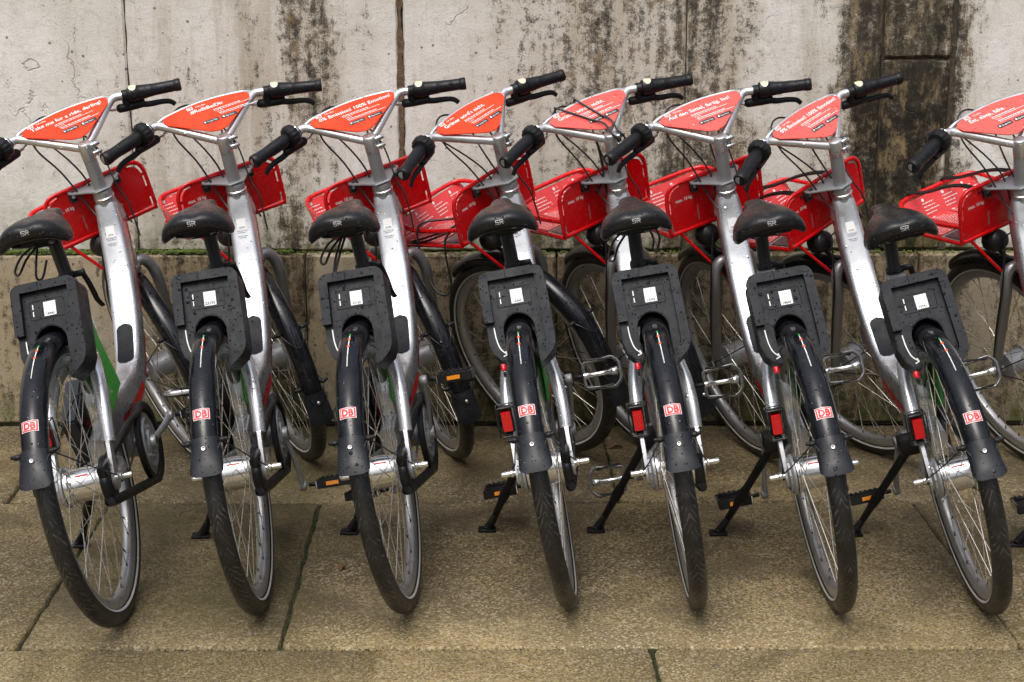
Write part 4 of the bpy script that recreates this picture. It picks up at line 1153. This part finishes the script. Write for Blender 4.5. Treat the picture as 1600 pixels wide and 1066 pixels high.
def cords_mesh(kind):
    """elastic cords; kind says how they hang"""
    out = []; T = lambda pts, r=.0030: out.append(MB().tube(spline(pts, 6), r, 'cable', 7))
    if kind == 'over_sign':
        for x, x2 in ((-.075, -.004), (-.014, .018)):
            T([sp(x - .002, .128, -.014), sp(x - .001, .134, .001), sp(x, .129, .006), sp(x * .6 + x2 * .4, .088, .005), sp(x * .25 + x2 * .75, .048, .005), sp(x2, .018, .008), ST + V((x2, -.014, .004)), ST + V((x2 + .006, -.024, -.014)), ST + V((x2 + .012, -.020, -.030))])
        for x in (-.02, .01, .03): T([ST + V((x, .05, .0)), ST + V((x * .8, .06, -.05)), ST + V((x * .9, .08, -.12)), CO + V((x * 1.2, .10, -.04))], .0036)
    elif kind == 'straps':
        for x in (-.085, .035):
            for o in (0, .010): T([(x + o, .934, .878 if x > -.05 else .868), (x + o, 1.0, .878), (x + o, 1.15, .842), (x + o, 1.238, .829), (x + o, 1.250, .820), (x + o, 1.246, .811)], .0034)
    elif kind == 'loops':
        T([(-.05, .945, .84), (-.09, 1.02, .785), (-.125, 1.12, .768), (-.150, 1.17, .765), (-.14, 1.10, .766), (-.06, .985, .780)])
        T([(-.02, .955, .82), (-.07, 1.02, .80), (-.155, 1.09, .812), (-.19, 1.10, .70), (-.205, 1.06, .645), (-.18, 1.02, .66), (-.160, .99, .78), (-.09, .96, .80)])
    return [(m_.warp(baskw) if kind != 'over_sign' else m_).mesh('elastic_cord', 0, 60) for m_ in out]
def saddle_cord_mesh(kind):
    out = []; T = lambda pts: out.append(MB().tube(spline(pts, 6), .0030, 'cable', 7))
    T([(-.03, .17, .845), (-.055, .13, .83), (-.072, .10, .80), (-.062, .09, .79), (-.045, .12, .82), (-.02, .15, .845)])
    if kind == 1: T([(-.025, .17, .845), (-.035, .15, .80), (-.04, .14, .765), (-.03, .15, .76), (-.015, .17, .80)])
    if kind == 3: T([(-.02, .16, .845), (-.038, .12, .80), (-.050, .10, .755)]); T([(-.012, .16, .845), (-.030, .12, .80), (-.046, .10, .757)])
    if kind == 5: T([(.03, .20, .85), (.045, .24, .80), (.04, .28, .76)]); T([(.04, .19, .86), (.06, .24, .80), (.05, .29, .75)])
    return [m_.warp(SADF).mesh('elastic_cord', 0, 60) for m_ in out]

CACHE = {}
def G(key, fn, *a):
    if key not in CACHE: CACHE[key] = fn(*a)
    return CACHE[key]

BIKES = [  # x, y, yaw, lean, steer
    (-.85193, 3.67498, .334, -11.677, 29.04), (-.53079, 3.73449, 1.149, -8.488, 23.996), (-.17224, 3.73234, -3.858, -10.151, 24.62),
    (.21489, 3.74552, -2.109, -10.503, 43.38), (.51709, 3.735, -1.051, -9.241, 30.18), (.8527, 3.70629, -.191, -10.557, 20.05),
    (1.20937, 3.68518, -1.131, -13.728, 33.40), (1.59645, 3.58561, -4.092, -10.827, 24.80)]
INFO = [
    dict(t='Take me for a ride, darling!', n='18442', crank=5, pr='block', pl='block', wet=False, case=1, scord=1,
         label='leftmost rental bicycle, sign reads Take me for a ride, darling!'),
    dict(t='#RolltBeiDir', n='23595', crank=284, pr='block', pl='flat', wet=False, case=2,
         label='rental bicycle with the sign #RolltBeiDir, its right pedal hanging down'),
    dict(t='0% Emission! 100% Emotion!', n='33120', crank=112, pr='block', pl='block', wet=False, case=3, scord=3,
         label='rental bicycle with dry 0% Emission sign and green frame sticker, third from the left'),
    dict(t="Gr\u00fcner wird's nicht.", n='13365', crank=114, pr='cage', pl='block', wet=False, cords='loops',
         label="rental bicycle with Gr\u00fcner wird's nicht sign, black cord loops hanging from its basket"),
    dict(t="Gr\u00fcner wird's nicht.", n='13355', crank=124, pr='cage', pl='cage', wet=True, cords='over_sign', scord=5,
         label="rental bicycle with two black elastic cords stretched over its Gr\u00fcner wird's nicht sign"),
    dict(t='Auf den Sattel, fertig, los!', n='18636', crank=104, pr='cage', pl='block', wet=True,
         label='rental bicycle with the wet sign Auf den Sattel, fertig, los!'),
    dict(t='0% Emission! 100% Emotion!', n='13741', crank=114, pr='cage', pl='block', wet=True, cords='straps',
         label='strongly leaning rental bicycle with rain-wet 0% Emission sign before the black wall stain'),
    dict(t='Eat, sleep, bike.', n='13250', crank=114, pr='cage', pl='block', wet=True, cords='straps',
         label='rental bicycle cut off by the right edge, sign reads Eat, sleep, bike.')]

def build_bike(i):
    x, y, yaw, lean, steer = BIKES[i]; I = INFO[i]; rnd = random.Random(100 + i)
    root = bpy.data.objects.new('bicycle', None); COL.objects.link(root)
    root.location = (x, y, 0); root.rotation_euler = (0, radians(lean), radians(yaw)); root.empty_display_size = .1
    root['label'] = I['label']; root['category'] = 'bicycle'; root['group'] = 'silver rental bicycles parked in a row along the wall'
    SM = steer_matrix(steer); P = lambda n, me, par=root, mt=None: link(n, me, par, mt)
    fr = P('frame', G('frame', frame_mesh)); P('foot_guard', G('knee', knee_pad_mesh), fr)
    P('red_stripe', G('st1', stripe_mesh, 24, 33.0, -.80, -.42), fr); P('red_stripe', G('st2', stripe_mesh, 35.5, 48, -.58, -.08), fr); P('red_stripe', G('st3', stripe_mesh, 3, 20, -.50, -.22), fr)
    if i < 3 or True: P('green_panel', G('green', green_sticker_mesh), fr)
    P('tube_label', G(('tl', I['n']), tube_label_mesh, I['n']), fr)
    P('frame_number', G(('fnum', I['n']), frame_number_mesh, I['n']), fr)
    P('headset', G('cone', cone_mesh)); P('seat_post', G('post', seat_post_mesh)); P('seat_clamp_lever', G('plever', post_lever_mesh))
    sm = G('saddle', saddle_mesh); sa = P('saddle', sm); P('saddle_logo', G('slogo', saddle_logo_mesh, sm), sa); P('saddle_rails', G('rails', saddle_rails_mesh), sa)
    for me_ in (saddle_cord_mesh(I['scord']) if I.get('scord') else ()): P('elastic_cord', me_, sa)
    lb = P('lock_box', G('lb', lock_body_mesh)); P('lock_rim', G('lr0', lock_rim_mesh, 0), lb); P('lock_rim', G('lr1', lock_rim_mesh, 1), lb)
    P('lock_marking', G('lm1', lock_dash_mesh, .752), lb); P('lock_marking', G('lm2', lock_dash_mesh, .735), lb); P('lock_arrow', G('la', lock_arrow_mesh), lb); P('number_sticker', G(('ns', I['n']), number_sticker_mesh, I['n']), lb); P('label_frame', G('lf', label_recess_mesh), lb); P('lock_button', G('lbt', lock_button_mesh), lb)
    # rear wheel
    a0 = rnd.random() * 6.28
    for c, par_m, hubf in ((RC, Matrix.Identity(4), rear_hub_mesh), (FC, SM, front_hub_mesh)):
        w = P('wheel', G('rim', rim_mesh), root, par_m @ Matrix.Translation(c) @ Matrix.Rotation(a0, 4, 'X'))
        P('tyre', G('tyre', tyre_mesh), w); P('hub', G(hubf.__name__, hubf), w, Matrix.Rotation(-a0, 4, 'X'))
        for s in (-1, 1):
            for d in (-1, 1):
                me = G(('spoke', s, d), spoke_mesh, s, d, 'spoke')
                for k in range(9):
                    P('spoke', me, w, Matrix.Rotation(2 * pi * (k * 4 + (0 if s < 0 else 1) + (0 if d < 0 else 2)) / 36, 4, 'X'))
    mg = P('mudguard', G('mg', guard_mesh, RC, 30, 157, 'mudguard')); P('mud_flap', G('mf', flap_mesh, RC, 149, 161), mg)
    P('mudguard_stay', G('ms', stay_mesh, RC, 150), mg); P('logo_sticker', G('db', db_logo_mesh), mg); P('guide_marking', G('gl', guide_line_mesh), mg)
    mg = P('mudguard', G('mgf', guard_mesh, FC, 63, 195, 'mudguard'), root, SM); P('mud_flap', G('mff', flap_mesh, FC, 189, 203), mg); P('mudguard_stay', G('msf', stay_mesh, FC, 186), mg); P('mudguard_stay', G('msf2', stay_mesh, FC, 158), mg)
    P('tail_light', G('lens', tail_lens_mesh)); P('light_bracket', G('cage', tail_cage_mesh))
    P('chain_guard', G('cg', chain_guard_mesh)); P('chainring', G('cr', chainring_mesh)); P('kickstand', G(('ks', i), kickstand_mesh, lean)); P('cable', G('fcab', seal_cable_mesh))
    if I.get('case'): P('side_case', G(('case', I['case']), battery_mesh, I['case']))
    for s, pk in ((1, I['pr']), (-1, I['pl'])):
        ang = I['crank'] + (0 if s > 0 else 180)
        cm = Matrix.Translation((0, .42, .295)) @ Matrix.Rotation(radians(ang), 4, 'X')
        cr = P('crank', G(('crank', s), crank_mesh, s), root, cm)
        pm = Matrix.Translation((s * (.110 if s > 0 else .100), .170, 0)) @ Matrix.Rotation(radians(-ang + {'cage': 62, 'block': -10, 'flat': -18}[pk] + rnd.uniform(-6, 6)), 4, 'X')
        P('pedal', G(('pedal', pk, s), pedal_mesh, pk, s), cr, pm)
    # steering
    P('fork', G('fork', fork_mesh), root, SM); P('stem', G('stem', stem_mesh), root, SM)
    hb = P('handlebar', G('hb', handlebar_mesh), root, SM)
    for s in (-1, 1): P('grip', G(('grip', s), grip_mesh, s), hb); P('brake_lever', G(('lev', s), lever_mesh, s), hb)
    P('bell', G('bell', bell_mesh), hb); P('gear_indicator', G('ind', indicator_mesh), hb)
    P('cable', G('cab', cables_mesh), root, SM)
    sg = P('sign_panel', G(('sign', I['wet']), sign_mesh, I['wet']), root, SM); P('sign_print', G(('sp', I['t']), sign_text_mesh, I['t'], i), sg)
    if I['wet']: sg['label'] = 'sign covered in rain drops'
    P('basket_bracket', G('bb', bracket_mesh), root, SM)
    bk = P('basket', G('bf', basket_frame_mesh), root, SM); P('basket_plate', G('bp', basket_plate_mesh), bk); P('basket_print', G('bpr', basket_print_mesh), bk)
    P('basket_floor', G('bfl', basket_floor_mesh), bk); P('tray_flap', G('tf', tray_flap_mesh), bk); P('tray_front', G('tfr', tray_front_mesh), bk)
    for k in range(4): P('notice_panel', G(('no', k), notice_mesh, k), bk)
    P('headlight', G('hl', headlight_mesh), root, SM)
    for me_ in (cords_mesh(I['cords']) if I.get('cords') else ()): P('elastic_cord', me_, root, SM)

# ------------------------------------------------------------------ the place: ground, paving, wall
SL = -.028
def rowline(y0, x): return y0 + SL * x
def ground():
    me = MB(); me.flat([(-30, -30), (30, -30), (30, 30), (-30, 30)], lambda a, b: (a, b, -.012), 'soil')
    link('ground', me.mesh('ground', 0, 0), None, None, kind='structure')
ground()
def rough_block(name, corners, z0, z1, key, seed, parent, gap=.0045, amp=.005, tight=()):
    """a slab with its own slightly uneven top edge; corners: 4 xy, counter-clockwise"""
    rnd = random.Random(seed); c = sum((V(p) for p in corners), V((0, 0))) / 4
    pts = []
    for i in range(4):
        a, b = V(corners[i]), V(corners[(i + 1) % 4]); L = (b - a).length; n = max(2, int(L / .028)); nrm = V((-(b - a).y, (b - a).x)).normalized(); gp = .0012 if i in tight else (gap if i in (1, 3) else gap * 1.7)
        for k in range(n):
            p = a.lerp(b, k / n); q = p + nrm * (gp + amp * (noise.noise(V((p.x * 21, p.y * 21, seed))) + .6 * noise.noise(V((p.x * 70, p.y * 70, seed)))))
            if k == 0: q = p + (c - p).normalized() * (gap * 1.5 + amp)
            pts.append(q)
    n = len(pts); tz = rnd.uniform(-.0012, .0012); vs = []
    for p in pts: vs.append(V((p.x, p.y, z0)))
    for p in pts: vs.append(V((p.x, p.y, z1 - .006 + tz)))
    for p in pts: q = p + (c - p).normalized() * .006; vs.append(V((q.x, q.y, z1 + tz + .0006 * noise.noise(V((p.x * 9, p.y * 9, 0))))))
    fs = [(i, (i + 1) % n, n + (i + 1) % n, n + i) for i in range(n)] + [(n + i, n + (i + 1) % n, 2 * n + (i + 1) % n, 2 * n + i) for i in range(n)] + [tuple(range(2 * n, 3 * n))]
    mb = MB(); mb.add(vs, fs, key); me = mb.mesh(name, 0, 50)
    return link(name, me, parent)
pav = bpy.data.objects.new('pavement', None); COL.objects.link(pav); pav['kind'] = 'structure'
ROWS = [((5.25, 4.446), [-4.9, -3.1, -1.36, .393, 2.05, 3.5, 5.1]), ((4.446, 3.463), [-5.0, -3.7, -2.4, -1.060, -.462, 1.224, 2.7, 4.3]),
        ((3.463, 2.53), [-4.8, -3.2, -1.6, .383, 1.9, 3.3, 4.9]), ((2.53, 1.60), [-4.9, -3.0, -1.2, .2, 1.5, 3.1, 4.7]), ((1.60, .6), [-4.8, -3.4, -1.7, -.1, 1.2, 2.8, 4.6]), ((.6, -.4), [-4.8, -3.0, -1.4, .4, 1.7, 3.0, 4.7])]
sd_ = 0
for (ya, yb), xs in ROWS:
    for k in range(len(xs) - 1):
        sd_ += 1; a, b = xs[k], xs[k + 1]
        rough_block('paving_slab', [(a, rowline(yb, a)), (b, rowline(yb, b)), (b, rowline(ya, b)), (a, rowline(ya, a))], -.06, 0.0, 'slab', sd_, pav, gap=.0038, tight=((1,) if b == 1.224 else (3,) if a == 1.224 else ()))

# wall frame: local x along, local -y towards the viewer
wall = bpy.data.objects.new('stone_wall', None); COL.objects.link(wall); wall.location = (0, 5.175, 0); wall.rotation_euler = (0, 0, radians(-1.78))
wall['label'] = 'weathered grey stone wall behind the bicycles, black stains and a low plinth'; wall['category'] = 'wall'
def stone(name, x0, x1, z0, z1, yf, yb, key, seed, gap=.003, amp=.003, parent=wall):
    """block whose outline on the front face wanders a little; front face in the local x-z plane at yf"""
    pts = []; cor = [(x0, z0), (x1, z0), (x1, z1), (x0, z1)]; c = V(((x0 + x1) / 2, (z0 + z1) / 2))
    for i in range(4):
        a, b = V(cor[i]), V(cor[(i + 1) % 4]); L = (b - a).length; n = max(2, int(L / .03)); nrm = V((-(b - a).y, (b - a).x)).normalized()
        for k in range(n):
            p = a.lerp(b, k / n); q = p + nrm * (gap + amp * max(-.8, noise.noise(V((p.x * 17, p.y * 17, seed))) + .7 * noise.noise(V((p.x * 60, p.y * 60, seed)))))
            if k == 0: q = p + V((math.copysign(gap + amp, (c - p).x), math.copysign(gap + amp, (c - p).y)))
            pts.append(q)
    n = len(pts); vs = []; e = .006
    for p in pts: vs.append(V((p.x, yb, p.y)))
    for p in pts: vs.append(V((p.x, yf + e, p.y)))
    for p in pts:
        dx = math.copysign(min(e, abs(c.x - p.x)), c.x - p.x) if min(abs(p.x - x0), abs(p.x - x1)) < .02 else 0
        dz = math.copysign(e, c.y - p.y) if min(abs(p.y - z0), abs(p.y - z1)) < .02 else 0
        vs.append(V((p.x + dx, yf + .0008 * noise.noise(V((p.x * 8, p.y * 8, 3))), p.y + dz)))
    fs = [(i, n + i, n + (i + 1) % n, (i + 1) % n) for i in range(n)] + [(n + i, 2 * n + i, 2 * n + (i + 1) % n, n + (i + 1) % n) for i in range(n)] + [tuple(range(2 * n, 3 * n))]
    mb = MB(); mb.add(vs, fs, key); return link(name, mb.mesh(name, 0, 40), parent)
LZ = .577
PX = [-5, -3.6, -2.3, -.561, .247, .778, 1.404, 2.7, 4.0, 5.2]
for k in range(len(PX) - 1): stone('plinth_stone', PX[k], PX[k + 1], 0.012, LZ, 0, .4, 'plinth', 300 + k, .0022, .002)
UX = [-5, -3.4, -2.2, -1.100, -.236, .650, 1.262]
for k in range(len(UX) - 1):
    wide = .010 if k in (3,) else .002
    stone('wall_stone', UX[k], UX[k + 1] - (.012 if k == 3 else 0), LZ + .004, 1.95, .034, .4, 'wall', 400 + k, .0022, .004 if k in (3, 4) else .002)
stone('wall_stone', 1.262, 1.478, LZ + .004, 1.188, .036, .4, 'wall', 420); stone('wall_stone', 1.262, 1.478, 1.188, 1.95, .030, .4, 'wall', 421)
for k, (a, b) in enumerate(((1.488, 2.7), (2.7, 4.0), (4.0, 5.2))): stone('wall_stone', a, b, LZ + .004, 1.95, .034, .4, 'wall', 430 + k)
mb = MB(); mb.box((0, .225, .28), (10.2, .43, .55), 'soil'); mb.box((0, .222, 1.26), (10.2, .356, 1.36), 'mortardark'); link('wall_core', mb.mesh('wall_core', 0, 0), wall)
mb = MB()
pl = []
for k in range(140):
    z = LZ + .01 + 1.35 * k / 139; w = .0085 + .007 * noise.noise(V((0, 0, z * 11))) + .005 * noise.noise(V((3, 0, z * 43))); o = .004 * noise.noise(V((7, 0, z * 19))); w = max(.0035, w)
    pl.append((-.243 + o - w, z, -.243 + o + w))
vs = []; fs = []
for k, (a, z, b) in enumerate(pl): vs += [V((a, .0335, z)), V((b, .0335, z)), V((a, .06, z)), V((b, .06, z))]
for k in range(139): i = 4 * k; fs += [(i, i + 1, i + 5, i + 4), (i, i + 4, i + 6, i + 2), (i + 1, i + 3, i + 7, i + 5)]
mb.add(vs, fs, 'mortar'); link('mortar_joint', mb.mesh('mortar_joint', 0, 40), wall)

# moss: on the ledge and in the joints
def moss_strip(pts_fn, n, key, name, seed, size=.006):
    rnd = random.Random(seed); mb = MB()
    for k in range(n):
        p, s_ = pts_fn(rnd); s_ *= size
        ang = rnd.random() * 6.28; a = V((cos(ang), sin(ang), 0)) * s_; b = V((-sin(ang), cos(ang), 0)) * s_; t = V((rnd.uniform(-.3, .3) * s_, rnd.uniform(-.3, .3) * s_, s_ * rnd.uniform(.5, 1.1)))
        mb.add([p - a, p + b, p + a, p - b, p + t], [(0, 1, 4), (1, 2, 4), (2, 3, 4), (3, 0, 4)], key)
    return mb
WM = Matrix.Translation((0, 5.175, 0)) @ Matrix.Rotation(radians(-1.78), 4, 'Z')
def ledge(r):
    x = r.choice([r.uniform(-1.6, -1.28), r.uniform(-1.6, -1.28), r.uniform(-1.32, -.60), r.uniform(-1.0, -.85)]) if r.random() < .8 else r.uniform(-1.6, 1.7)
    hgt = .55 + .45 * noise.noise(V((x * 6, 0, 0)))
    return WM @ V((x, .004 + .030 * r.random(), LZ + .001 + .016 * r.random() * max(0, hgt) * (1 if x < -.6 else .3))), .5 + r.random() * .7
mb = moss_strip(ledge, 5200, 'moss', 'moss', 5, .0045)
o = link('moss', mb.mesh('moss', 0, 0)); o['kind'] = 'stuff'
def joints(r):
    q = r.random()
    if q < .16: x, y = -1.060, r.uniform(3.49, 4.44)
    elif q < .48: x, y = -.462, r.uniform(3.49, 4.45)
    elif q < .49: x, y = 1.224, r.uniform(3.44, 4.40)
    elif q < .68: x, y = .383, r.uniform(2.6, 3.45)
    elif q < .84: x = r.uniform(-1.8, 2); y = rowline(3.463, x)
    elif q < .90: x = r.uniform(-1.8, 2); y = rowline(4.446, x)
    elif q < .93: x, y = .393, r.uniform(4.45, 5.15)
    else: x = r.uniform(-1.8, 2.2); y = rowline(5.160, x) - .012 * r.random()
    if noise.noise(V((x * 7, y * 7, 4))) < -.12: y = rowline(3.463, x)
    return V((x + r.gauss(0, .0028), y + r.gauss(0, .0018), -.013 + .008 * r.random())), .5 + .6 * r.random()
mb = moss_strip(joints, 5000, 'mossdark', 'moss', 6, .0042)
o = link('moss', mb.mesh('moss', 0, 0)); o['kind'] = 'stuff'
# corner of moss where two slabs meet, right
# a few dead leaves by the wall and on the slabs
for k, (x, y, s_, lab) in enumerate(((.42, 4.93, .030, 'curled brown dead leaf at the foot of the wall'), (-.36, 3.95, .022, 'small dark dead leaf on the paving between third and fourth wheels'))):
    mb = MB(); n = 10; vs = []; rnd = random.Random(k)
    for j in range(n + 1):
        t = j / n; w = s_ * .32 * sin(pi * min(1, t * 1.02)) ** .8
        for q in (-1, 0, 1): vs.append(V((s_ * (t - .5) * 2, q * w, .004 + (.006 if q else .0) * sin(pi * t) + .003 * sin(5 * t + q))))
    mb.add(vs, [(j * 3 + a, j * 3 + a + 1, j * 3 + a + 4, j * 3 + a + 3) for j in range(n) for a in (0, 1)], 'leaf')
    o = link('leaf', mb.mesh('leaf', 0, 60)); o.location = (x, y, 0.001); o.rotation_euler = (0, 0, 1.1 * k + .3); o['label'] = lab; o['category'] = 'leaf'

for i in range(8): build_bike(i)
